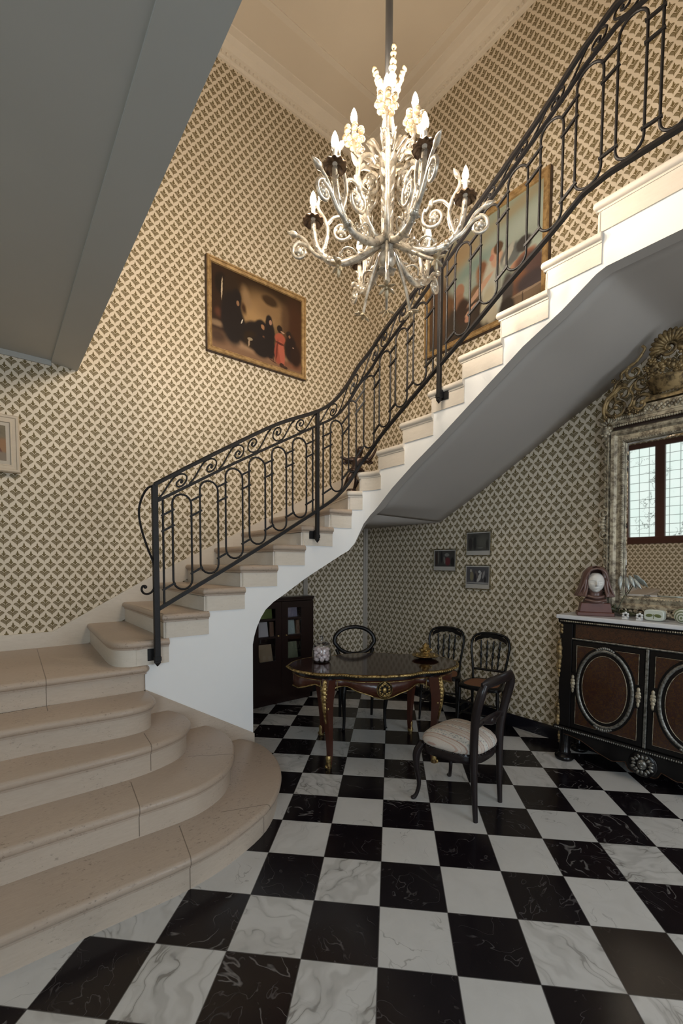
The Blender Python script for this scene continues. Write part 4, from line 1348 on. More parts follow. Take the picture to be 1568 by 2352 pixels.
picture('framed_picture', 'picture in a broad whitewashed frame at the left edge of the left wall', 'painting', -1.40, 2.535, .46, .455, 'left', M['canvas_small'], .062, .035, M['frame_white'], .028, M['mount'], tilt=3)
def prnt(name, bg, bl): return painting(name, bg, bl, .025, rough=.6)
M['printA'] = prnt('print_garden', (.075, .07, .06), [(.35, .45, .08, .45, 0, .5, (.03, .028, .026)), (.7, .5, .25, .4, 0, .7, (.11, .105, .085)), (.6, .15, .14, .02, 0, .5, (.22, .21, .18)), (.15, .4, .1, .4, 0, .6, (.035, .03, .028)), (.9, .35, .05, .3, 0, .6, (.04, .035, .03)), (.3, .85, .2, .1, 0, .7, (.05, .045, .04))])
M['printB'] = prnt('print_red_gown', (.06, .055, .05), [(.66, .32, .14, .28, 0, .5, (.14, .03, .035)), (.62, .75, .12, .12, 0, .5, (.22, .21, .19)), (.2, .6, .03, .5, 0, .5, (.15, .14, .12)), (.1, .5, .05, .5, 0, .5, (.05, .03, .025)), (.35, .6, .06, .4, 0, .6, (.02, .018, .02)), (.9, .3, .1, .3, 0, .6, (.02, .018, .018)), (.5, .4, .05, .25, 5, .5, (.17, .16, .14))])
M['printC'] = prnt('print_dancers', (.10, .095, .10), [(.5, .5, .5, .5, 0, .8, (.07, .065, .07)), (.24, .45, .09, .3, 0, .5, (.20, .175, .11)), (.2, .78, .05, .1, 0, .5, (.34, .32, .27)), (.6, .4, .08, .32, -18, .4, (.44, .42, .40)), (.60, .72, .06, .09, 0, .5, (.50, .48, .46)), (.47, .55, .06, .25, 10, .5, (.13, .11, .10)), (.72, .4, .05, .3, 0, .5, (.05, .045, .05)), (.78, .55, .05, .25, -10, .5, (.27, .25, .24)), (.4, .35, .06, .3, 0, .5, (.035, .03, .035)), (.85, .25, .05, .2, 0, .5, (.03, .028, .03)), (.5, .06, .6, .05, 0, .5, (.30, .29, .28))])
PG = 'small framed prints on the papered wall under the stair'
picture('framed_print', 'small framed print with a dim garden scene, upper right of the three under the stair', 'print', 1.28, 1.811, .312, .262, 'right', M['printA'], .012, .016, M['frame_thin'], .012, M['mount2'], bottom_extra=.035, group=PG)
picture('framed_print', 'small framed print with a red gowned figure, leftmost of the three under the stair', 'print', 1.713, 1.640, .328, .255, 'right', M['printB'], .012, .016, M['frame_thin'], .014, M['mount2'], bottom_extra=.032, group=PG)
picture('framed_print', 'small framed print with pale dancing figures, lower right of the three under the stair', 'print', 1.282, 1.461, .314, .262, 'right', M['printC'], .012, .016, M['frame_thin'], .014, M['mount2'], bottom_extra=.034, group=PG)

# ------------------------------------------------------------------ inlaid cabinet
CB = thing('inlaid_cabinet', 'black cabinet with red inlaid oval doors and marble top against the right wall', 'cabinet', (2.245, -.37, 0), -PI / 2)
E_ = M['ebony']
m = MB(); m.box(-.60, .012, .25, .60, .345, 1.13); m.build('carcass', E_, CB)
m = MB(); m.box(-.635, -.035, 1.162, .635, .346, 1.194); m.build('marble_top', M['marbletop'], CB, bevel=.006)
m = MB()
m.prism([(-.012, 1.125), (-.020, 1.135), (-.022, 1.15), (-.03, 1.162), (.345, 1.162), (.345, 1.125)], -.62, .62, 'x')
m.build('cornice', E_, CB)
m = MB()
for i in range(88): m.ell((-.60 + 1.2 * i / 87, -.0215, 1.143), (.0062, .005, .0062), 6, 4)
m.build('cornice_beading', M['palegold'], CB, smooth=70)
m = MB(); m.box(-.495, .004, 1.015, .495, .014, 1.122); m.build('frieze_panel', M['boulle2'], CB)
m = MB(); m.tube([(-.61, .0, 1.005), (.61, .0, 1.005)], .0075, n=8); m.build('frieze_moulding', M['pewter'], CB, smooth=60)
for s_ in (-1, 1):
    m = MB(); m.box(min(s_ * .515, s_ * .61), -.008, .285, max(s_ * .515, s_ * .61), .02, 1.125); pi_ = m.build('corner_pilaster', E_, CB, bevel=.004)
    for zs in (((.985, .014), (.955, .02), (.92, .026), (.885, .022), (.85, .027), (.81, .021), (.77, .018), (.73, .014), (.69, .011)), ((.48, .010), (.45, .014), (.42, .018), (.385, .021), (.35, .019), (.32, .023), (.298, .016))):
        m = MB()
        for z, r in zs:
            m.ell((s_ * .607, -.012, z), (r * .8, r * .8, r * 1.25), 8, 5); m.ell((s_ * .622, .002, z + .01), r * .6, 6, 4)
        z0_, z1_ = zs[0][0], zs[-1][0]
        m.tube(spline([(s_ * .60, -.014, z0_ + .015), (s_ * .628, -.016, z0_ * .8 + z1_ * .2), (s_ * .612, -.016, (z0_ + z1_) / 2), (s_ * .624, -.014, z0_ * .25 + z1_ * .75), (s_ * .606, -.012, z1_ - .005)], 5), .007, n=6)
        m.build('corner_mount', M['oldgold'], pi_, smooth=60)
    m = MB()
    for z in (1.10, 1.075, 1.05): m.ell((s_ * .60, -.010, z), (.016, .010, .018), 8, 5)
    m.build('frieze_mount', M['oldgold'], pi_, smooth=60)
m = MB(); m.box(-.010, -.008, .285, .010, .01, .998); m.build('centre_strip', M['pewter'], CB, bevel=.003)
def oval(rx, rz, n=44): return [(rx * math.cos(2 * PI * i / n), rz * math.sin(2 * PI * i / n)) for i in range(n)]
for s_ in (-1, 1):
    cx = s_ * .272; zc = .648
    x0, x1 = min(s_ * .016, s_ * .512), max(s_ * .016, s_ * .512)
    m = MB(); m.box(x0, .0, .288, x1, .014, .99); d = m.build('door', E_, CB)
    m = MB(); m.box(x0 + .034, -.003, .325, x1 - .034, .004, .955); m.build('spandrel_panel', M['boulle'], d)
    m = MB()
    fr = [(x0 + .034, .325), (x1 - .034, .325), (x1 - .034, .955), (x0 + .034, .955)]
    m.tube([(x, -.004, z) for x, z in fr], .0022, n=5, closed=True)
    m.build('panel_line', M['palegold'], d)
    m = MB()
    m.prism([(cx + a, zc + b) for a, b in oval(.214, .322)], -.008, -.001, 'y')
    for sx in (-1, 1): m.box(cx + sx * .225 - .032, -.007, zc - .085, cx + sx * .225 + .032, -.001, zc + .085)
    m.build('oval_frame', E_, d)
    m = MB(); m.tube([(cx + a, -.011, zc + b) for a, b in oval(.190, .292)], .0115, n=8, closed=True, up=(0, 1, 0), sc=(.7, 1)); m.build('oval_moulding', M['pewter'], d, smooth=60)
    m = MB()
    op = oval(.160, .258)
    rim = [m.v((cx + a, -.010, zc + b)) for a, b in op]; r2 = [m.v((cx + a * .6, -.017, zc + b * .6)) for a, b in op]; r3 = [m.v((cx + a * .2, -.019, zc + b * .2)) for a, b in op]
    for a, b in ((rim, r2), (r2, r3)):
        for i in range(44): m.face([a[i], a[(i + 1) % 44], b[(i + 1) % 44], b[i]])
    m.face(r3); m.build('oval_panel', M['boulle'], d, smooth=70)
    m = MB(); m.tube([(cx + a, -.012, zc + b) for a, b in oval(.156, .254)], .0024, n=5, closed=True); m.build('oval_line', M['palegold'], d)
    for sx in (-1, 1):
        m = MB(); xx = cx + sx * .227
        for z, a, b in ((.05, .012, .02), (.025, .018, .016), (0, .020, .022), (-.028, .015, .018), (-.055, .010, .022)):
            m.ell((xx, -.010, zc + z), (a, .008, b), 9, 6)
        m.ell((xx, -.016, zc), (.010, .008, .010), 8, 5)
        m.build('escutcheon', M['palegold'], d, smooth=60)
    for sz in (-1, 1):
        m = MB()
        for i in range(-4, 5):
            m.ell((cx + i * .014, -.012, zc + sz * (.314 - .0011 * i * i)), (.011, .008, .015 - .0012 * abs(i)), 8, 5)
        m.build('shell_mount', M['pewter'], d, smooth=60)
m = MB(); m.prism([(-.012, .25), (-.026, .256), (-.030, .268), (-.022, .283), (.345, .283), (.345, .25)], -.635, .635, 'x'); m.build('plinth', E_, CB)
m = MB()
for i in range(92): m.ell((-.62 + 1.24 * i / 91, -.030, .268), (.0065, .006, .0085), 6, 4)
m.build('plinth_beading', M['pewter'], CB, smooth=70)
m = MB()
def apr(x):
    a = abs(x)
    return interp([(0, .085), (.09, .09), (.105, .145), (.2, .115), (.3, .145), (.42, .20), (.52, .215), (.6, .215)], a)
N_ = 60
tp = [m.v((-.58 + 1.16 * i / N_, .0, .252)) for i in range(N_ + 1)]; bt = [m.v((-.58 + 1.16 * i / N_, .0, apr(-.58 + 1.16 * i / N_))) for i in range(N_ + 1)]
for i in range(N_): m.face([tp[i], tp[i + 1], bt[i + 1], bt[i]])
m.build('apron', E_, CB, solid=.02)
m = MB(); m.tube([(-.56 + 1.12 * i / N_, -.012, apr(-.56 + 1.12 * i / N_) + .006) for i in range(N_ + 1)], .003, n=5); m.build('apron_line', M['boulle2'], CB)
m = MB(); m.lathe([(0, 0), (.085, 0), (.09, .006), (.08, .016), (0, .018)], 24, (0, -.010, .17), (0, -1, 0)); me_ = m.build('medallion', E_, CB, smooth=50)
m = MB()
m.ell((0, -.03, .172), (.030, .018, .036), 12, 8)
for i in range(16):
    a = 2 * PI * i / 16; r = .052 + .008 * (i % 2)
    m.ell((r * math.cos(a), -.028, .17 + r * math.sin(a)), (.017, .008, .011), 7, 5, Matrix.Rotation(-a, 3, 'Y'))
for q in ((-.012, .182), (.012, .182), (0, .165), (0, .15)): m.ell((q[0], -.047, q[1]), (.008, .007, .007), 7, 5)
m.build('mask_mount', M['pewter'], me_, smooth=60)
for s_ in (-1, 1):
    for yy in (.03, .30):
        m = MB(); m.lathe([(0, 0), (.062, 0), (.072, .012), (.072, .028), (.058, .04), (.046, .05), (.050, .062), (.042, .072), (.040, .16), (.046, .235), (.050, .252), (0, .252)], 18, (s_ * .565, yy, 0)); ft = m.build('foot', E_, CB, smooth=50)
        if yy < .1:
            m = MB()
            for z, r in ((.215, .016), (.19, .020), (.165, .016), (.14, .010)): m.ell((s_ * .60, yy - .024, z), (r * .7, r * .7, r), 7, 5)
            m.build('foot_mount', M['oldgold'], ft, smooth=60)
def cbw(lx, ly, z): return V3((CB.location.x + ly, CB.location.y - lx, z))

# ------------------------------------------------------------------ gilt mirror above the cabinet
MI = thing('gilt_mirror', 'tall mirror with carved gilt frame and shell crest leaning above the cabinet', 'mirror', cbw(.02, .285, 1.2005), -PI / 2)
MI.rotation_euler = (math.radians(3.2), 0, -PI / 2)
G, Gp = M['oldgold'], M['palegold']
gx, g0, g1 = .275, .15, 1.335       # glass half width and height
ox_, o1_ = .415, 1.475
h = Sh('silvered_glass'); M['mirror'] = h.out(h.mix(h.noise(h.coord('Object'), 2, 2), (.80, .80, .78), (.88, .88, .87)), .015, 1.0)
m = MB()
A = [m.v((sx * gx, -.018, z)) for sx, z in ((-1, g0), (1, g0), (1, g1), (-1, g1))]
b = .022
B = [m.v((sx * (gx - b), -.023, z)) for sx, z in ((-1, g0 + b), (1, g0 + b), (1, g1 - b), (-1, g1 - b))]
for i in range(4): m.face([A[i], A[(i + 1) % 4], B[(i + 1) % 4], B[i]])
m.face(B); gl = m.build('mirror_glass', M['mirror'], MI)
gl.data.set_sharp_from_angle(angle=.02) if hasattr(gl.data, 'set_sharp_from_angle') else None
m = MB(); m.box(-ox_ + .05, -.004, .03, ox_ - .05, .0, o1_); m.build('back_board', M['frame_dark'], MI)
m = MB()
pf = [(-.0, .02), (.0, .034), (.014, .042), (.03, .036), (.05, .034), (.066, .052), (.088, .055), (.10, .03), (.10, .004)]
rings = []
for o, dd in pf:
    rings.append([m.v((sx * (gx + o), -dd, z)) for sx, z in ((-1, g0 - o), (1, g0 - o), (1, g1 + o), (-1, g1 + o))])
for a, b in zip(rings, rings[1:]):
    for i in range(4): m.face([a[i], a[(i + 1) % 4], b[(i + 1) % 4], b[i]])
m.build('frame', Gp, MI)
m = MB()
def run_beads(x0, z0, x1, z1, step, r):
    L = math.hypot(x1 - x0, z1 - z0); n = int(L / step)
    for i in range(n + 1):
        t = i / n; m.ell((x0 + (x1 - x0) * t, -.040, z0 + (z1 - z0) * t), r, 6, 4)
e = .010
run_beads(-gx - e, g0, -gx - e, g1, .0165, .0062); run_beads(gx + e, g0, gx + e, g1, .0165, .0062)
run_beads(-gx, g0 - e, gx, g0 - e, .0165, .0062); run_beads(-gx, g1 + e, gx, g1 + e, .0165, .0062)
m.build('bead_moulding', Gp, MI, smooth=70)
def carve(m, pts, r, n=7): m.tube(spline(pts, 5), r, n=n)
def spiral(m, c, r0, turns, sgn, a0, r=.009, y=-.05, n=34, grow=0.1):
    pts = []
    for i in range(n):
        t = i / (n - 1); rr = r0 * (1 - t) ** .8 + .008; a = a0 + sgn * turns * 2 * PI * t
        pts.append((c[0] + rr * math.cos(a), y - .012 * t, c[1] + rr * math.sin(a)))
    m.tube(pts, [r * (1 - .45 * i / n) for i in range(n)], n=7)
    m.ell(pts[-1], r * 1.1, 8, 5)
for sx in (-1, 1):
    m = MB(); rnd = random.Random(8)
    m.box(min(sx * .372, sx * .415), -.036, .05, max(sx * .372, sx * .415), -.004, 1.41)
    z = .06
    k = 0
    while z < 1.40:
        x = sx * (.395 + .006 * math.sin(k * 1.7))
        f_ = 1 if k % 2 else -1
        m.ell((x + f_ * .006, -.036, z), (.022, .012, .011), 8, 5, Matrix.Rotation(f_ * .7, 3, 'Y'))
        m.ell((x - f_ * .008, -.038, z + .015), (.012, .011, .017), 7, 5, Matrix.Rotation(-f_ * .5, 3, 'Y'))
        m.ell((x, -.046, z + .008), (.006, .007, .007), 6, 4)
        z += .034; k += 1
    m.tube([(sx * .383, -.05, .06), (sx * .383, -.05, 1.40)], .007, n=6)
    # leafy clasps half way up and at the foot
    for zc in (.72, .14):
        for i in range(-3, 4):
            m.ell((sx * (.425 - .006 * abs(i)), -.05, zc + i * .024), (.024 - .003 * abs(i), .014, .016), 8, 5, Matrix.Rotation(sx * i * .3, 3, 'Y'))
        spiral(m, (sx * .405, zc + .085), .032, 1.2, sx, -PI / 2, .008)
        spiral(m, (sx * .405, zc - .085), .032, 1.2, -sx, PI / 2, .008)
        m.ell((sx * .44, -.05, zc), (.016, .016, .018), 8, 6)
    m.build('carved_side', Gp, MI, smooth=60)
    # corner rosette
    m = MB()
    m.ell((sx * .402, -.055, 1.435), (.030, .022, .032), 12, 8)
    for i in range(8):
        a = 2 * PI * i / 8
        m.ell((sx * .402 + .030 * math.cos(a), -.055, 1.435 + .032 * math.sin(a)), (.015, .013, .015), 8, 5)
    for i in range(5):
        a = PI * (.15 + .7 * i / 4)
        m.ell((sx * .385 + .045 * math.cos(a), -.05, 1.475 + .045 * math.sin(a)), (.013, .012, .030), 7, 5, Matrix.Rotation(-(a - PI / 2), 3, 'Y'))
    m.build('corner_rosette', Gp, MI, smooth=60)
    # big C scrolls of the crest
    m = MB()
    spiral(m, (sx * .325, 1.60), .085, 1.35, -sx, PI / 2 if sx > 0 else PI / 2, .015)
    spiral(m, (sx * .285, 1.685), .060, 1.3, sx, -PI / 2, .012)
    carve(m, [(sx * .41, -.05, 1.54), (sx * .418, -.055, 1.60), (sx * .40, -.055, 1.67), (sx * .35, -.055, 1.71), (sx * .30, -.055, 1.755), (sx * .265, -.055, 1.74)], .014)
    carve(m, [(sx * .36, -.05, 1.70), (sx * .335, -.055, 1.77), (sx * .30, -.055, 1.80), (sx * .30, -.055, 1.835), (sx * .255, -.055, 1.86)], .011)
    spiral(m, (sx * .215, 1.825), .052, 1.2, -sx, PI * .5, .012)
    spiral(m, (sx * .165, 1.735), .058, 1.25, sx, PI * .8 if sx > 0 else PI * .2, .013)
    carve(m, [(sx * .255, -.055, 1.87), (sx * .21, -.055, 1.885), (sx * .17, -.055, 1.93), (sx * .15, -.055, 1.965), (sx * .165, -.055, 1.99)], .010)
    carve(m, [(sx * .27, -.05, 1.56), (sx * .23, -.055, 1.60), (sx * .22, -.055, 1.66), (sx * .24, -.055, 1.71), (sx * .20, -.055, 1.76)], .010)
    spiral(m, (sx * .165, 1.585), .062, 1.1, -sx, PI * .9 if sx > 0 else PI * .1, .015)
    m.build('crest_scroll', G, MI, smooth=60)
    # leaves and flowers among the scrolls
    for x, z, r in ((.24, 1.55, .03), (.20, 1.53, .022), (.34, 1.535, .02), (.30, 1.77, .018), (.12, 1.78, .03), (.09, 1.83, .034), (.06, 1.79, .03), (.11, 1.86, .026), (.075, 1.885, .028), (.14, 1.82, .02), (.05, 1.74, .024), (.19, 1.66, .018), (.35, 1.80, .016), (.40, 1.53, .02), (.385, 1.68, .014)):
        m = MB()
        for i in range(5):
            a = 2 * PI * i / 5 + x * 20
            m.ell((sx * (x + r * .7 * math.cos(a)), -.055, z + r * .7 * math.sin(a)), (r * .55, .012, r * .42), 7, 5, Matrix.Rotation(-a * sx, 3, 'Y'))
        m.ell((sx * x, -.064, z), r * .35, 7, 5)
        m.build('crest_flower', G, MI, smooth=60)
# base course of the crest with twisted rope, flower basket and shell
m = MB(); m.box(-.36, -.05, 1.475, .36, -.006, 1.50)
for i in range(46):
    x = -.345 + .69 * i / 45
    if abs(x) > .14: m.ell((x, -.052, 1.512), (.012, .012, .016), 7, 5, Matrix.Rotation(.6, 3, 'Y'))
    m.ell((x, -.052, 1.463), (.010, .010, .011), 6, 4)
m.box(-.15, -.055, 1.50, .15, -.006, 1.575)
for i in range(24): m.ell((-.14 + .28 * i / 23, -.056, 1.525 + .012 * (i % 3)), (.012, .012, .015), 7, 5)
m.build('crest_base', Gp, MI, smooth=50)
m = MB(); m.box(-.155, -.07, 1.585, .155, -.01, 1.605); m.box(-.14, -.062, 1.605, .14, -.01, 1.618)
m.lathe([(.085, 1.618), (.10, 1.63), (.135, 1.70), (.145, 1.715), (.135, 1.725), (0, 1.725)], 26, (0, -.02, 0), None, PI, 2 * PI)
for i in range(13):
    a = PI + PI * (i + .5) / 13
    m.tube([(.088 * math.cos(a), -.02 + .088 * math.sin(a) * .5, 1.62), (.142 * math.cos(a), -.02 + .142 * math.sin(a) * .5, 1.712)], .007, n=6)
m.build('flower_basket', G, MI, smooth=40)
m = MB(); rnd = random.Random(12)
for i in range(16):
    x = rnd.uniform(-.10, .10); z = 1.745 + rnd.uniform(0, .11) * (1 - abs(x) * 4)
    r = rnd.uniform(.016, .026)
    m.ell((x, -.055, z), (r, .018, r), 8, 6)
    for k in range(5):
        a = 2 * PI * k / 5
        m.ell((x + r * math.cos(a), -.052, z + r * math.sin(a)), (r * .5, .012, r * .5), 6, 4)
m.build('flower_bunch', G, MI, smooth=60)
m = MB()
for i in range(15):
    a = PI * (-.12 + 1.24 * i / 14)
    d = V3((math.cos(a), 0, math.sin(a)))
    L = .118 if i not in (0, 14) else .095
    c = V3((0, -.03, 1.925))
    m.tube([c + d * .02, c + d * (L * .5) + V3((0, -.028, 0)), c + d * (L * .85) + V3((0, -.034, 0)), c + d * L + V3((0, -.02, 0))], [.006, .013, .016, .011], n=7)
spiral(m, (0, 1.918), .045, 1.3, 1, PI, .011, -.06)
m.build('shell_crest', G, MI, smooth=60)
# carved lower edge
m = MB()
for i in range(21):
    x = -.36 + .72 * i / 20
    m.ell((x, -.046, .035 + .010 * math.cos(i * 1.3)), (.020, .014, .016), 8, 5)
for sx in (-1, 1):
    spiral(m, (sx * .07, .045), .03, 1.2, sx, PI / 2, .008); spiral(m, (sx * .15, .04), .026, 1.2, -sx, -PI / 2, .007); spiral(m, (sx * .27, .04), .024, 1.2, sx, PI / 2, .007)
for i in range(7):
    a = PI * i / 6
    m.ell((.03 * math.cos(a), -.055, .03 + .03 * math.sin(a)), (.012, .012, .012), 7, 5)
m.build('carved_sill', Gp, MI, smooth=60)

# ------------------------------------------------------------------ bust of a veiled woman
BU = thing('bust', 'terracotta bust of a veiled woman with a white face on a block on the cabinet', 'bust', (2.385, .045, 1.195), math.radians(-62))
M['terra'] = flat_mat('glazed_terracotta', (.115, .042, .030), .45, nscale=12, var=.3, spec=.4)
M['veil'] = flat_mat('brown_pink_glaze', (.12, .065, .052), .3, nscale=10, var=.35, spec=.5)
M['face'] = flat_mat('white_biscuit_porcelain', (.62, .60, .56), .42, nscale=5, var=.04)
m = MB()
def taper(z0, z1, a0, b0, a1, b1):
    lo = [m.v((sx * a0, sy * b0, z0)) for sx, sy in ((-1, -1), (1, -1), (1, 1), (-1, 1))]; hi = [m.v((sx * a1, sy * b1, z1)) for sx, sy in ((-1, -1), (1, -1), (1, 1), (-1, 1))]
    for i in range(4): m.face([lo[i], lo[(i + 1) % 4], hi[(i + 1) % 4], hi[i]])
    m.face(lo[::-1]); m.face(hi)
taper(0, .028, .128, .085, .126, .083); taper(.028, .10, .112, .074, .100, .066)
m.build('plinth_block', M['terra'], BU, bevel=.004)
# neck and shoulders wrapped in the veil: front is -y
m = MB()
m.lathe([(.085, .10), (.082, .118), (.066, .14), (.056, .165), (.058, .19), (.07, .205)], 20, (0, .01, 0))
m.tube(spline([(-.07, -.05, .125), (0, -.085, .112), (.07, -.05, .125)], 5), .012, n=7)
m.tube(spline([(-.06, -.05, .155), (0, -.075, .142), (.06, -.05, .155)], 5), .012, n=7)
m.build('neck_drape', M['veil'], BU, smooth=60)
def facefn(u, v):
    """u 0..1 across (from left to right of the face), v 0..1 from chin to crown"""
    a = (u - .5) * 1.28 * PI; b = (v - .5) * PI
    x = .066 * math.sin(a) * math.cos(b) ** .8 if math.cos(b) > 0 else 0
    z = .098 * math.sin(b)
    y = -.078 * math.cos(a) * max(0, math.cos(b)) ** .7
    jaw = 1 - .30 * max(0, -math.sin(b)) ** 1.5
    x *= jaw
    f = max(0, math.cos(a)) ** .5
    def g(cx, cz, sx_, sz_): return math.exp(-((x - cx) / sx_) ** 2 - ((z - cz) / sz_) ** 2)
    y -= f * (.020 * g(0, -.018, .009, .014) + .012 * g(0, .004, .007, .022) + .006 * g(0, -.047, .020, .006) + .0065 * g(0, -.060, .016, .006) + .007 * g(0, -.083, .018, .012))
    y += f * (.011 * g(-.026, .010, .015, .011) + .011 * g(.026, .010, .015, .011) + .004 * g(0, -.0535, .02, .0028) + .003 * g(0, -.072, .016, .004))
    y -= f * (.008 * g(-.026, .008, .012, .006) + .008 * g(.026, .008, .012, .006) + .003 * g(-.027, .028, .018, .006) + .003 * g(.027, .028, .018, .006) + .004 * g(-.035, -.02, .016, .02) + .004 * g(.035, -.02, .016, .02))
    y += f * (.0035 * g(-.026, .0005, .013, .0018) + .0035 * g(.026, .0005, .013, .0018))
    return (x * 1.02, y - .010, z * .80 + .258)
m = MB(); m.grid(facefn, 64, 64); m.build('face', M['face'], BU, smooth=80)
def veilfn(u, v):
    """hood: u round the head from one front edge to the other, v down from the crown"""
    a = -PI * .5 + (.10 + .80 * u) * 2 * PI * 1.0 - 0
    a = PI * 1.5 + (u - .5) * 1.66 * PI + PI
    t = v
    R = interp([(0, .004), (.12, .05), (.3, .083), (.5, .096), (.7, .112), (.85, .128), (1, .135)], t)
    z = interp([(0, .388), (.12, .38), (.3, .34), (.5, .27), (.7, .205), (.85, .17), (1, .150)], t)
    w = 1 + .05 * math.sin(a * 9) * t
    front = math.exp(-((u - .5) * 0) ** 2)
    return (R * w * 1.02 * math.cos(a), R * w * .86 * math.sin(a) + .02, z)
m = MB(); m.grid(veilfn, 48, 18); vl = m.build('veil', M['veil'], BU, smooth=80, solid=.010)
m = MB()
for sx in (-1, 1):
    ed = [(0, -.064, .372), (sx * .035, -.070, .362), (sx * .060, -.066, .335), (sx * .075, -.058, .29), (sx * .090, -.052, .24), (sx * .108, -.05, .195), (sx * .125, -.04, .155)]
    m.tube(spline(ed, 5), .0085, n=7)
    m.tube(spline([(sx * .070, -.05, .30), (sx * .074, -.055, .24), (sx * .082, -.055, .19), (sx * .09, -.05, .155)], 5), .010, n=7)
m.build('veil_hem', M['veil'], BU, smooth=60)

# small things standing on the marble top
M['agate'] = flat_mat('pale_green_white_stone', (.50, .53, .47), .3, nscale=9, var=.12)
M['leafink'] = flat_mat('green_leaf_inlay', (.10, .12, .035), .5)
def on_top(px): return cbw(px, .0, 1.195)
ST = thing('stone_box', 'pale rounded stone box with two green leaves on its front, on the cabinet', 'box', cbw(.005, .10, 1.195), -PI / 2)
m = MB()
m.prism([(.062 * math.copysign(abs(math.cos(a)) ** .5, math.cos(a)), .042 + .040 * math.copysign(abs(math.sin(a)) ** .5, math.sin(a))) for a in [2 * PI * i / 32 for i in range(32)]], -.03, .03, 'y')
m.build('box_body', M['agate'], ST, bevel=.006, smooth=40)
m = MB()
for sx in (-1, 1): m.ell((sx * .026, -.031, .040), (.022, .002, .012), 10, 6, Matrix.Rotation(sx * .15, 3, 'Y'))
m.tube([(0, -.031, .015), (0, -.031, .05)], .002, n=5)
m.build('leaf_inlay', M['leafink'], ST, smooth=60)
h = Sh('banded_agate'); x_, y_, z_ = h.xyz(h.coord('Object'))
rr = h.length(h.comb(x_ * 1.0, z_ * .8 - .03, 0.0)); bd = h.math('SINE', rr * 420.0) * .5 + .5
M['banded'] = h.out(h.mix(bd, (.52, .53, .46), (.12, .15, .07)), .2)
m = MB(); m.ell((0, 0, .052), (.05, .028, .052), 20, 14); o = m.build('agate_egg', M['banded'], None, smooth=80)
o.location = cbw(.165, .10, 1.195); o.rotation_euler = (0, 0, -PI / 2)
tag(o, 'upright green and white banded stone beside the stone box on the cabinet', 'stone')
M['bisque'] = flat_mat('white_bisque', (.58, .58, .57), .5)
def flower_holder(lx, label):
    t = thing('flower_ornament', label, 'ornament', cbw(lx, .05, 1.195), -PI / 2, 'white flower ornaments on the cabinet')
    m = MB(); m.box(-.017, -.017, 0, .017, .017, .012)
    for i in range(6):
        a = 2 * PI * i / 6 + .5
        m.ell((.016 * math.cos(a), 0, .030 + .016 * math.sin(a)), (.010, .008, .010), 8, 5)
    m.build('petals', M['bisque'], t, smooth=60)
    m = MB(); m.ell((0, -.006, .030), (.006, .005, .006), 8, 5); m.build('flower_heart', M['ebony'], t, smooth=60)
    return t
flower_holder(-.165, 'small white flower ornament with dark heart nearer the bust on the cabinet')
flower_holder(-.075, 'small white flower ornament with dark heart beside the stone box')
# leafy spray lying along the foot of the mirror and rising behind the bust
SP = thing('leaf_spray', 'spray of dark green and silvery leaves lying behind the bust on the cabinet', 'leaves', cbw(-.25, .205, 1.203), -PI / 2)
M['leafdark'] = flat_mat('dark_green_leaf', (.045, .05, .022), .45, nscale=30, var=.4)
M['leafsilver'] = flat_mat('silvery_leaf', (.42, .45, .43), .3, .3, nscale=30, var=.3)
m = MB(); m.tube(spline([(-.12, 0, .012), (-.05, -.01, .03), (.05, -.02, .02), (.2, -.03, .014)], 5), .004, n=6); m.tube(spline([(-.03, 0, .02), (.0, .02, .12), (.05, .02, .22), (.07, .0, .27)], 5), .003, n=6)
m.build('stem', M['leafdark'], SP, smooth=60)
def leaf(p, d, L, wd, mat, nm):
    d = V3(d).normalized(); s_ = d.cross(V3((0, 1, 0))).normalized(); p = V3(p)
    m = MB()
    n = 8; le, ri, ce = [], [], []
    for i in range(n + 1):
        t = i / n; w_ = wd * math.sin(PI * t ** .8) + .0004
        c = p + d * L * t + V3((0, -.012 * math.sin(PI * t), -.015 * t * t))
        ce.append(m.v(c)); le.append(m.v(c + s_ * w_ + V3((0, .004, 0)))); ri.append(m.v(c - s_ * w_ + V3((0, .004, 0))))
    for i in range(n):
        m.face([le[i], le[i + 1], ce[i + 1], ce[i]]); m.face([ce[i], ce[i + 1], ri[i + 1], ri[i]])
    return m.build(nm, mat, SP, smooth=80, solid=.0012)
for p, d in (((-.08, -.01, .02), (-.3, -.2, 1)), ((-.05, -.015, .025), (.3, -.3, .9)), ((0, -.02, .025), (.9, -.4, .35)), ((.05, -.025, .02), (.8, -.4, .15)), ((-.02, -.02, .03), (-.7, -.4, .5)), ((.10, -.03, .016), (1, -.2, .2)), ((.14, -.03, .016), (.9, -.3, -.02))):
    leaf(p, d, .085, .016, M['leafdark'], 'leaf')
for p, d in (((.03, .0, .30), (.35, -.4, -1)), ((.05, -.01, .315), (.6, -.4, -.9)), ((-.01, .0, .31), (.1, -.3, -1)), ((.07, 0, .29), (.8, -.3, -.7))):
    leaf(p, d, .10, .016, M['leafsilver'], 'leaf')

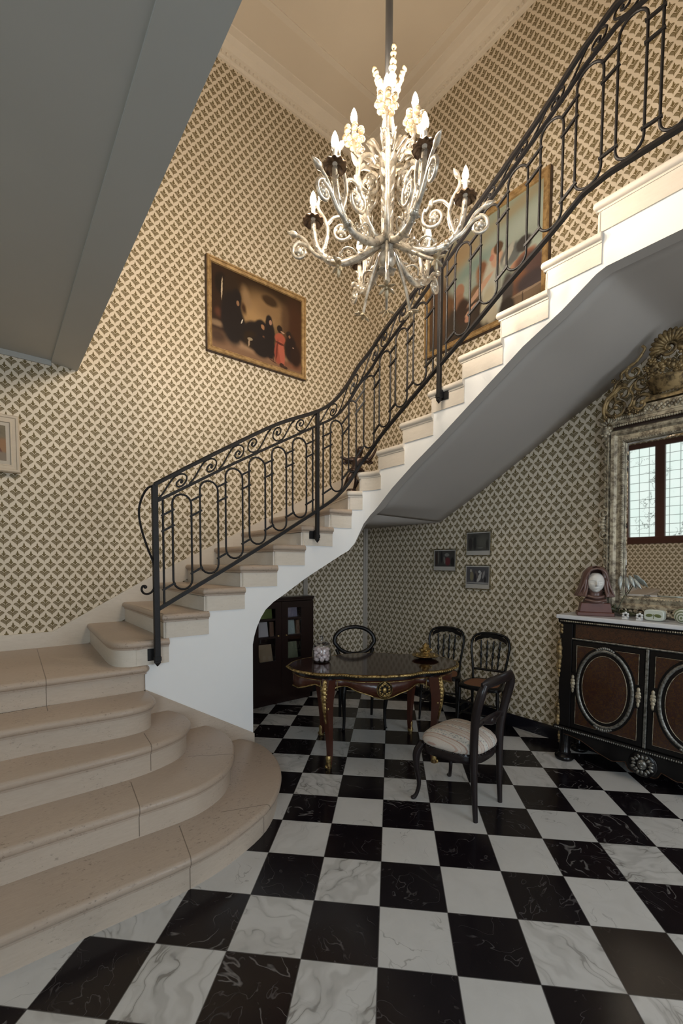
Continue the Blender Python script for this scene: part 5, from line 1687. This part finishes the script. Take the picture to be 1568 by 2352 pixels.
# ------------------------------------------------------------------ bronze cherub on a winder tread
CH = thing('bronze_statuette', 'dark bronze winged cherub statuette standing on a stair tread in the corner', 'statuette', (1.415, 1.925, 13 * RS + .001), math.radians(-40))
M['bronze'] = flat_mat('dark_bronze', (.050, .030, .022), .32, .55, nscale=18, var=.5)
m = MB(); m.lathe([(0, 0), (.055, 0), (.058, .012), (.05, .03), (.042, .045), (0, .05)], 16); m.build('base', M['bronze'], CH, smooth=50)
def skin(name, verts, edges, mat, parent, root=0, sub=2):
    me = bpy.data.meshes.new(name)
    me.from_pydata([v[:3] for v in verts], edges, [])
    o = bpy.data.objects.new(name, me); COL.objects.link(o); o.parent = parent
    me.materials.append(mat)
    md = o.modifiers.new('skin', 'SKIN'); md.use_smooth_shade = True
    o.modifiers.new('sub', 'SUBSURF').levels = sub
    o.modifiers['sub'].render_levels = sub
    sv = me.skin_vertices[0].data if me.skin_vertices else None
    if sv is None:
        bm = bmesh.new(); bm.from_mesh(me); bm.verts.layers.skin.verify(); bm.to_mesh(me); bm.free(); sv = me.skin_vertices[0].data
    for i, v in enumerate(verts):
        sv[i].radius = (v[3], v[3] * (v[4] if len(v) > 4 else 1))
    sv[root].use_root = True
    return o
vs = [(0, 0, .235, .040), (0, .004, .285, .042), (0, .004, .335, .048), (0, .0, .375, .030), (0, -.004, .40, .022), (0, -.008, .425, .034), (0, -.012, .455, .040), (0, -.010, .485, .026),
      (.03, 0, .205, .036), (.04, -.02, .135, .027), (.035, -.005, .085, .020), (.03, .012, .052, .015), (.032, -.02, .048, .013),
      (-.03, 0, .205, .036), (-.055, -.035, .15, .027), (-.07, .02, .115, .020), (-.085, .06, .085, .014), (-.088, .045, .07, .012),
      (.06, 0, .36, .024), (.115, -.01, .345, .018), (.15, -.02, .40, .015), (.165, -.025, .455, .012), (.168, -.025, .475, .012),
      (-.06, 0, .36, .024), (-.115, -.02, .355, .018), (-.165, -.03, .375, .014), (-.195, -.035, .38, .012)]
es = [(0, 1), (1, 2), (2, 3), (3, 4), (4, 5), (5, 6), (6, 7), (0, 8), (8, 9), (9, 10), (10, 11), (11, 12), (0, 13), (13, 14), (14, 15), (15, 16), (16, 17), (2, 18), (18, 19), (19, 20), (20, 21), (21, 22), (2, 23), (23, 24), (24, 25), (25, 26)]
skin('figure', vs, es, M['bronze'], CH)
m = MB()
for i in range(12):
    a = i * 2.4; m.ell((.024 * math.cos(a), .004 + .022 * math.sin(a), .478 + .012 * math.sin(i)), .013, 7, 5)
m.build('hair', M['bronze'], CH, smooth=70)
for s_ in (-1, 1):
    m = MB()
    for i in range(5):
        m.ell((s_ * (.055 + .020 * i), .045 + .006 * i, .36 + .012 * i - .004 * i * i), (.034, .007, .020 + .006 * (4 - i)), 9, 6, Matrix.Rotation(-s_ * (.5 - .1 * i), 3, 'Y'))
    m.build('wing', M['bronze'], CH, smooth=60)
m = MB(); m.tube(spline([(-.06, -.03, .25), (0, -.045, .235), (.06, -.02, .25), (.10, .0, .20), (.11, .01, .15)], 5), [.02] * 11 + [.018] * 5 + [.012] * 5, n=7)
m.ell((.11, -.02, .19), .030, 10, 8)
m.build('drapery', M['bronze'], CH, smooth=60)
# the figure leans over to its left
for c_ in CH.children:
    if c_.name.startswith('base'): continue
    me_c = c_.data
    for v_ in me_c.vertices:
        v_.co.x += .22 * max(0, v_.co.z - .05)
        v_.co *= .92
# ------------------------------------------------------------------ chandelier
CX, CY = .461, .470
ZH = 3.40
CN = thing('chandelier', 'large silver gilt chandelier with scrolling arms and lit candle bulbs hanging from a rod', 'chandelier', (CX, CY, ZC - .001))
Z0 = -CN.location.z
M['silvergilt'] = gilt_mat('antique_silver_gilt', (.74, .68, .58), (.42, .37, .30), .30, 22, .6)
M['panmetal'] = gilt_mat('brown_gilt_drip_pan', (.24, .16, .10), (.09, .055, .035), .45, 30, .5)
M['rod'] = flat_mat('grey_steel_tube', (.16, .16, .165), .35, .6)
M['petal'] = gilt_mat('pale_gold_petals', (.70, .58, .40), (.42, .31, .18), .4, 30, .4)
M['candle'] = flat_mat('white_candle_sleeve', (.80, .76, .68), .5)
def lamp_mat(name, col, k):
    h = Sh(name); n = h.noise(h.coord('Object'), 5, 2)
    return h.out((.8, .75, .65), .3, emit=h.mix(n, col, tuple(c * .95 for c in col)), estr=k)
M['bulb'] = lamp_mat('lit_candle_bulb', (1.0, .865, .695), 860.0)
M['bulb_dim'] = lamp_mat('dim_candle_bulb', (1.0, .88, .72), 1.2)
SG = M['silvergilt']
def L_(r, z, a, t=0.0):
    """local point at radius r, world height z, azimuth a, tangential shift t"""
    return V3((r * math.cos(a) - t * math.sin(a), r * math.sin(a) + t * math.cos(a), z + Z0))
m = MB(); m.tube([(0, 0, 4.30 + Z0), (0, 0, 0)], .021, n=16); m.build('rod', M['rod'], CN, smooth=60)
m = MB(); m.lathe([(0, 0), (.07, 0), (.075, -.012), (.05, -.035), (.024, -.05), (0, -.05)], 20); m.build('ceiling_rose', M['rod'], CN, smooth=50)
# fluted stem with hub and ball
m = MB()
m.lathe([(0, 3.40 + Z0), (.03, 3.40 + Z0), (.024, 3.46 + Z0), (.026, 3.60 + Z0), (.030, 3.74 + Z0), (.036, 3.86 + Z0), (.050, 3.88 + Z0), (.058, 3.90 + Z0), (.045, 3.925 + Z0), (.028, 3.95 + Z0), (.032, 4.0 + Z0), (.042, 4.05 + Z0), (.034, 4.09 + Z0), (.026, 4.14 + Z0), (.03, 4.2 + Z0), (.038, 4.24 + Z0), (.022, 4.30 + Z0), (0, 4.30 + Z0)], 20)
for i in range(8):
    a = 2 * PI * i / 8
    m.tube([L_(.027, 3.44, a), L_(.030, 3.62, a), L_(.040, 3.86, a)], .007, n=6)
m.build('stem', SG, CN, smooth=50)
m = MB(); m.ell((0, 0, 3.35 + Z0), (.052, .052, .058), 18, 12); m.lathe([(.0, 3.40 + Z0), (.05, 3.405 + Z0), (.034, 3.385 + Z0), (0, 3.38 + Z0)], 16)
m.lathe([(0, 3.296 + Z0), (.03, 3.292 + Z0), (.046, 3.280 + Z0), (.02, 3.272 + Z0), (.016, 3.25 + Z0), (.022, 3.235 + Z0), (.012, 3.215 + Z0), (0, 3.205 + Z0)], 14)
for i in range(6):
    a = 2 * PI * i / 6; m.ell(L_(.042, 3.283, a), (.016, .016, .006), 7, 5)
m.build('ball_finial', SG, CN, smooth=50)

def spiral3(m, c, er, ez, r0, turns, a0, sgn, rad, n=26, tip=True):
    rad = rad * 1.3
    """spiral in the plane er, ez about c"""
    pts = []
    for i in range(n):
        t = i / (n - 1); rr = r0 * (1 - t) ** .85 + .006; a = a0 + sgn * turns * 2 * PI * t
        pts.append(c + er * rr * math.cos(a) + ez * rr * math.sin(a))
    m.tube(pts, [rad * (1 - .5 * i / n) for i in range(n)], n=7)
    if tip:
        m.ell(pts[-1], rad * 1.9, 8, 6)
        for k in range(5):
            q = 2 * PI * k / 5; m.ell(pts[-1] + er * rad * 1.9 * math.cos(q) + ez * rad * 1.9 * math.sin(q), rad * .95, 6, 4)
def bud(m, p, d, L, r):
    d = V3(d).normalized(); p = V3(p)
    m.tube([p, p + d * L * .3, p + d * L * .6, p + d * L * .85, p + d * L], [r * .45, r, r * .85, r * .4, r * .1], n=8)
def drip_pan(p, r, parent, mat):
    m = MB()
    n = 66
    def fn(u, v):
        a = 2 * PI * u; s_ = 1 + .05 * math.cos(a * 11) * v
        rr = r * (.18 + .82 * v) * s_
        z = .012 * math.sin(v * PI) - .018 * v + .004 * math.cos(a * 11) * v
        return p + V3((rr * math.cos(a), rr * math.sin(a), z))
    m.grid(fn, n, 5, closeu=True)
    return m.build('drip_pan', mat, parent, smooth=70, solid=.003)
def candle(p, parent, lit, hgt=.085):
    m = MB(); m.lathe([(0, 0), (.0125, 0), (.0135, .004), (.0125, .008), (.0125, hgt), (.008, hgt + .003), (0, hgt + .003)], 14, p); c = m.build('candle_sleeve', M['candle'], parent, smooth=50)
    m = MB(); m.lathe([(0, hgt), (.009, hgt + .002), (.017, hgt + .018), (.019, hgt + .032), (.015, hgt + .052), (.008, hgt + .072), (0, hgt + .086)], 14, p)
    m.build('bulb', M['bulb'] if lit else M['bulb_dim'], c, smooth=80)
UP = V3((0, 0, 1))
view = math.atan2(CY - C.y, CX - C.x)         # direction camera -> chandelier
# lower tier: six scrolling arms
for k, az in enumerate((180, -128, -66, -12, 52, 115)):
    a = view - PI / 2 + math.radians(az)
    er = V3((math.cos(a), math.sin(a), 0))
    O = V3((0, 0, Z0))
    def Q(r, z): return O + er * r + UP * z
    m = MB()
    main = spline([Q(.03, 3.46), Q(.09, 3.405), Q(.18, 3.36), Q(.28, 3.345), Q(.355, 3.375), Q(.405, 3.44), Q(.425, 3.52), Q(.43, 3.585)], 6)
    m.tube(main, [.023 - .009 * i / len(main) for i in range(len(main))], n=9)
    arm = m.build('arm', SG, CN, smooth=70)
    m = MB()
    # outer scroll, inner scroll and their buds
    m.tube(spline([Q(.345, 3.372), Q(.41, 3.40), Q(.465, 3.455), Q(.515, 3.475)], 6), [.013 - .0002 * i for i in range(19)], n=7)
    spiral3(m, Q(.505, 3.425), er, UP, .048, 1.25, PI * .5, -1, .0085)
    m.tube(spline([Q(.44, 3.43), Q(.48, 3.49), Q(.525, 3.52)], 6), .009, n=7); bud(m, Q(.52, 3.515), er * .9 + UP * .35, .07, .017)
    m.tube(spline([Q(.38, 3.40), Q(.355, 3.47), Q(.345, 3.535), Q(.365, 3.60), Q(.40, 3.66), Q(.395, 3.70)], 6), [.0135 - .0002 * i for i in range(31)], n=7); bud(m, Q(.395, 3.70), er * -.5 + UP, .065, .015); bud(m, Q(.405, 3.68), er + UP * -.3, .055, .013)
    m.tube(spline([Q(.35, 3.56), Q(.31, 3.60), Q(.255, 3.60), Q(.215, 3.56)], 6), .0085, n=7)
    spiral3(m, Q(.262, 3.525), er, UP, .062, 1.35, PI * .75, 1, .0085)
    bud(m, Q(.235, 3.575), er * .5 + UP, .06, .016)
    for i in range(5):
        q = main[8 + i * 4]; q = V3(q); m.ell(q + UP * .016, (.013, .013, .010), 7, 5); m.ell(q - UP * .012, (.011, .011, .009), 6, 4)
    m.ell(Q(.335, 3.365), (.026, .026, .022), 10, 6)
    for t in (-1, 1):
        tt = V3((-math.sin(a), math.cos(a), 0)) * t
        m.tube(spline([Q(.16, 3.375), Q(.20, 3.40) + tt * .035, Q(.245, 3.395) + tt * .045, Q(.27, 3.37) + tt * .03], 5), .006, n=6)
    m.build('scrollwork', SG, arm, smooth=70)
    m = MB()
    tv = V3((-math.sin(a), math.cos(a), 0))
    for i in range(9):
        q = V3(main[4 + i * 4]); t_ = (V3(main[6 + i * 4]) - q).normalized()
        for sg in (-1, 1):
            d = (t_ * .7 + tv * sg * .55 + UP * (.35 if i % 2 else -.25)).normalized()
            L2 = .060 - .003 * i
            m.tube([q, q + d * L2 * .4 + UP * .004, q + d * L2 * .75, q + d * L2 - UP * .006], [.005, .011, .009, .002], n=7, sc=(1, .45))
    for r_, z_ in ((.22, 3.375), (.27, 3.37), (.36, 3.41), (.385, 3.45)):
        for sg in (-1, 1):
            c_ = Q(r_, z_ + .022) + tv * sg * .008
            m.tube([c_ + er * .010 * math.cos(w) + UP * .010 * math.sin(w) for w in [2 * PI * j / 10 for j in range(11)]], .0028, n=5)
    m.build('arm_leaves', SG, arm, smooth=70)
    P = Q(.43, 3.60)
    drip_pan(P + UP * .004, .060, arm, M['panmetal'])
    candle(P, arm, k != 3, .075)
# lyre shaped uprights between hub and crown
for k in range(6):
    a = view - PI / 2 + math.radians(30 + 60 * k)
    er = V3((math.cos(a), math.sin(a), 0)); O = V3((0, 0, Z0))
    def Q(r, z): return O + er * r + UP * z
    m = MB()
    m.tube(spline([Q(.03, 3.45), Q(.085, 3.47), Q(.14, 3.55), Q(.175, 3.66), Q(.19, 3.77), Q(.165, 3.85), Q(.11, 3.88), Q(.075, 3.85)], 6), [.018 - .00018 * i for i in range(43)], n=8)
    spiral3(m, Q(.115, 3.74), er, UP, .075, 1.4, PI * .35, -1, .009)
    tv = V3((-math.sin(a), math.cos(a), 0))
    for z, r in ((3.49, .10), (3.53, .13), (3.58, .15), (3.65, .172), (3.72, .183)):
        for sg in (-1, 1):
            q = Q(r, z); d = (UP * .9 + tv * sg * .6 + er * .25).normalized()
            m.tube([q, q + d * .025, q + d * .048, q + d * .062], [.006, .014, .011, .002], n=7, sc=(1, .5))
    for i in range(6):
        m.ell(Q(.135 - .008 * i, 3.62 + .028 * i), (.014, .014, .017), 7, 5)
    bud(m, Q(.19, 3.79), er * .7 + UP, .075, .015)
    m.build('lyre_scroll', SG, CN, smooth=70)
    # long stems ending in open flowers below
    m = MB()
    end = (.30, 3.235) if k % 2 else (.16, 3.10)
    m.tube(spline([Q(.03, 3.42), Q(end[0] * .45, 3.35), Q(end[0] * .8, 3.27 if k % 2 else 3.22), Q(*end)], 6), [.014 - .0003 * i for i in range(19)], n=8)
    st = m.build('flower_stem', SG, CN, smooth=70)
    m = MB(); c = Q(*end); d = (er * end[0] + UP * (end[1] - 3.42)).normalized()
    s1 = d.orthogonal().normalized(); s2 = d.cross(s1)
    for i in range(6):
        q = 2 * PI * i / 6; o_ = s1 * math.cos(q) + s2 * math.sin(q)
        Rm = (d * .5 + o_).to_track_quat('Z', 'Y').to_matrix()
        m.ell(c + o_ * .026 + d * .012, (.012, .006, .030), 8, 6, Rm)
    m.ell(c + d * .008, .010, 8, 5)
    m.build('flower', M['petal'], st, smooth=70)
# leafy crown above the lyres
m = MB(); rnd = random.Random(3)
for ring, (r0, z0, n, L) in enumerate(((.055, 3.885, 10, .10), (.05, 3.93, 8, .085), (.10, 3.87, 12, .07))):
    for i in range(n):
        a = 2 * PI * (i + .5 * ring) / n + rnd.uniform(-.1, .1)
        er = V3((math.cos(a), math.sin(a), 0)); p = V3((0, 0, Z0)) + er * r0 + UP * z0
        d = (er * 1.0 + UP * rnd.uniform(.1, .8)).normalized()
        m.tube([p, p + d * L * .4 + UP * .012, p + d * L * .75 + UP * .010, p + d * L - UP * .008], [.008, .017, .013, .003], n=7, sc=(1, .45))
m.build('leaf_crown', SG, CN, smooth=70)
# upper tier: four candle branches with flower cups
for k, (az, r, zc) in enumerate(((180, .195, 4.045), (0, .15, 4.10), (-95, .10, 4.11), (85, .15, 4.0))):
    a = view - PI / 2 + math.radians(az)
    er = V3((math.cos(a), math.sin(a), 0)); O = V3((0, 0, Z0))
    def Q(r_, z, t=0): return O + er * r_ + UP * z + V3((-math.sin(a), math.cos(a), 0)) * t
    m = MB(); m.tube(spline([Q(.03, 3.90), Q(r * .6, 3.91), Q(r * .95, zc - .09), Q(r, zc - .01)], 6), .009, n=8)
    for i in range(4): m.ell(Q(r * (.5 + .13 * i), 3.915 + .02 * i, .012 * (-1) ** i), (.018, .018, .014), 8, 5)
    br = m.build('branch', SG, CN, smooth=70)
    m = MB()
    for lay, (zz, rr, n) in enumerate(((-.035, .036, 6), (-.005, .050, 7), (.018, .045, 6))):
        for i in range(n):
            q = 2 * PI * i / n + lay * .5
            c = Q(r, zc + zz) + V3((math.cos(q), math.sin(q), 0)) * rr
            m.ell(c, (.019, .019, .012), 9, 6)
    m.build('flower_cup', M['petal'], br, smooth=70)
    candle(Q(r, zc + .005), br, True, .06)
# spray of buds round the rod at the top
for k, (az, tilt, z0, L) in enumerate(((170, .35, 4.27, .17), (-60, .12, 4.28, .20), (10, .40, 4.26, .17), (95, .30, 4.27, .18))):
    a = view - PI / 2 + math.radians(az); er = V3((math.cos(a), math.sin(a), 0))
    d = (er * tilt + UP).normalized(); p = V3((0, 0, Z0 + z0)) + er * .035
    m = MB()
    m.tube([p - d * .06, p], .007, n=7)
    for i in range(6):
        t = i / 5
        for q in (0, 2.1, 4.2):
            s_ = d.orthogonal().normalized(); s_.rotate(Quaternion(d, q + i))
            m.ell(p + d * L * t * .85 + s_ * .012 * (1 - t * .6), .0165 - .005 * t, 8, 6)
    m.build('bud_spray', M['petal'], CN, smooth=70)
# ------------------------------------------------------------------ light
w = bpy.data.worlds.new('world'); SC.world = w
w.use_nodes = True
w.node_tree.nodes['Background'].inputs[0].default_value = (.55, .62, .72, 1)
w.node_tree.nodes['Background'].inputs[1].default_value = .3
def area(name, loc, target, sx, sy, power, col):
    d = bpy.data.lights.new(name, 'AREA'); d.shape = 'RECTANGLE'; d.size = sx; d.size_y = sy; d.energy = power; d.color = col
    o = bpy.data.objects.new(name, d); COL.objects.link(o); o.location = loc
    o.rotation_euler = (V3(target) - V3(loc)).to_track_quat('-Z', 'Y').to_euler()
    return o
# daylight entering through the glazed entrance behind the camera and an added, unseen window on the left
area('door_daylight', ((DX0 + DX1) / 2, YB + .05, 1.6), ((DX0 + DX1) / 2 + .4, 0, 1.2), 1.9, 2.6, 36, (.88, .94, 1.0))
area('added_window_light', (XF + .05, (VY0 + VY1) / 2, 2.05), (2.6, .4, 1.2), 1.7, 2.0, 95, (.70, .85, 1.0))
SC.view_settings.view_transform = 'Standard'
SC.view_settings.look = 'None'
SC.view_settings.exposure = 0.12
SC.view_settings.gamma = 1.0
SC.view_settings.use_curve_mapping = False
SC.cycles.use_denoising = True
SC.cycles.max_bounces = 8
SC.cycles.diffuse_bounces = 5
SC.cycles.glossy_bounces = 4
SC.cycles.transmission_bounces = 6
SC.cycles.sample_clamp_indirect = 6.0
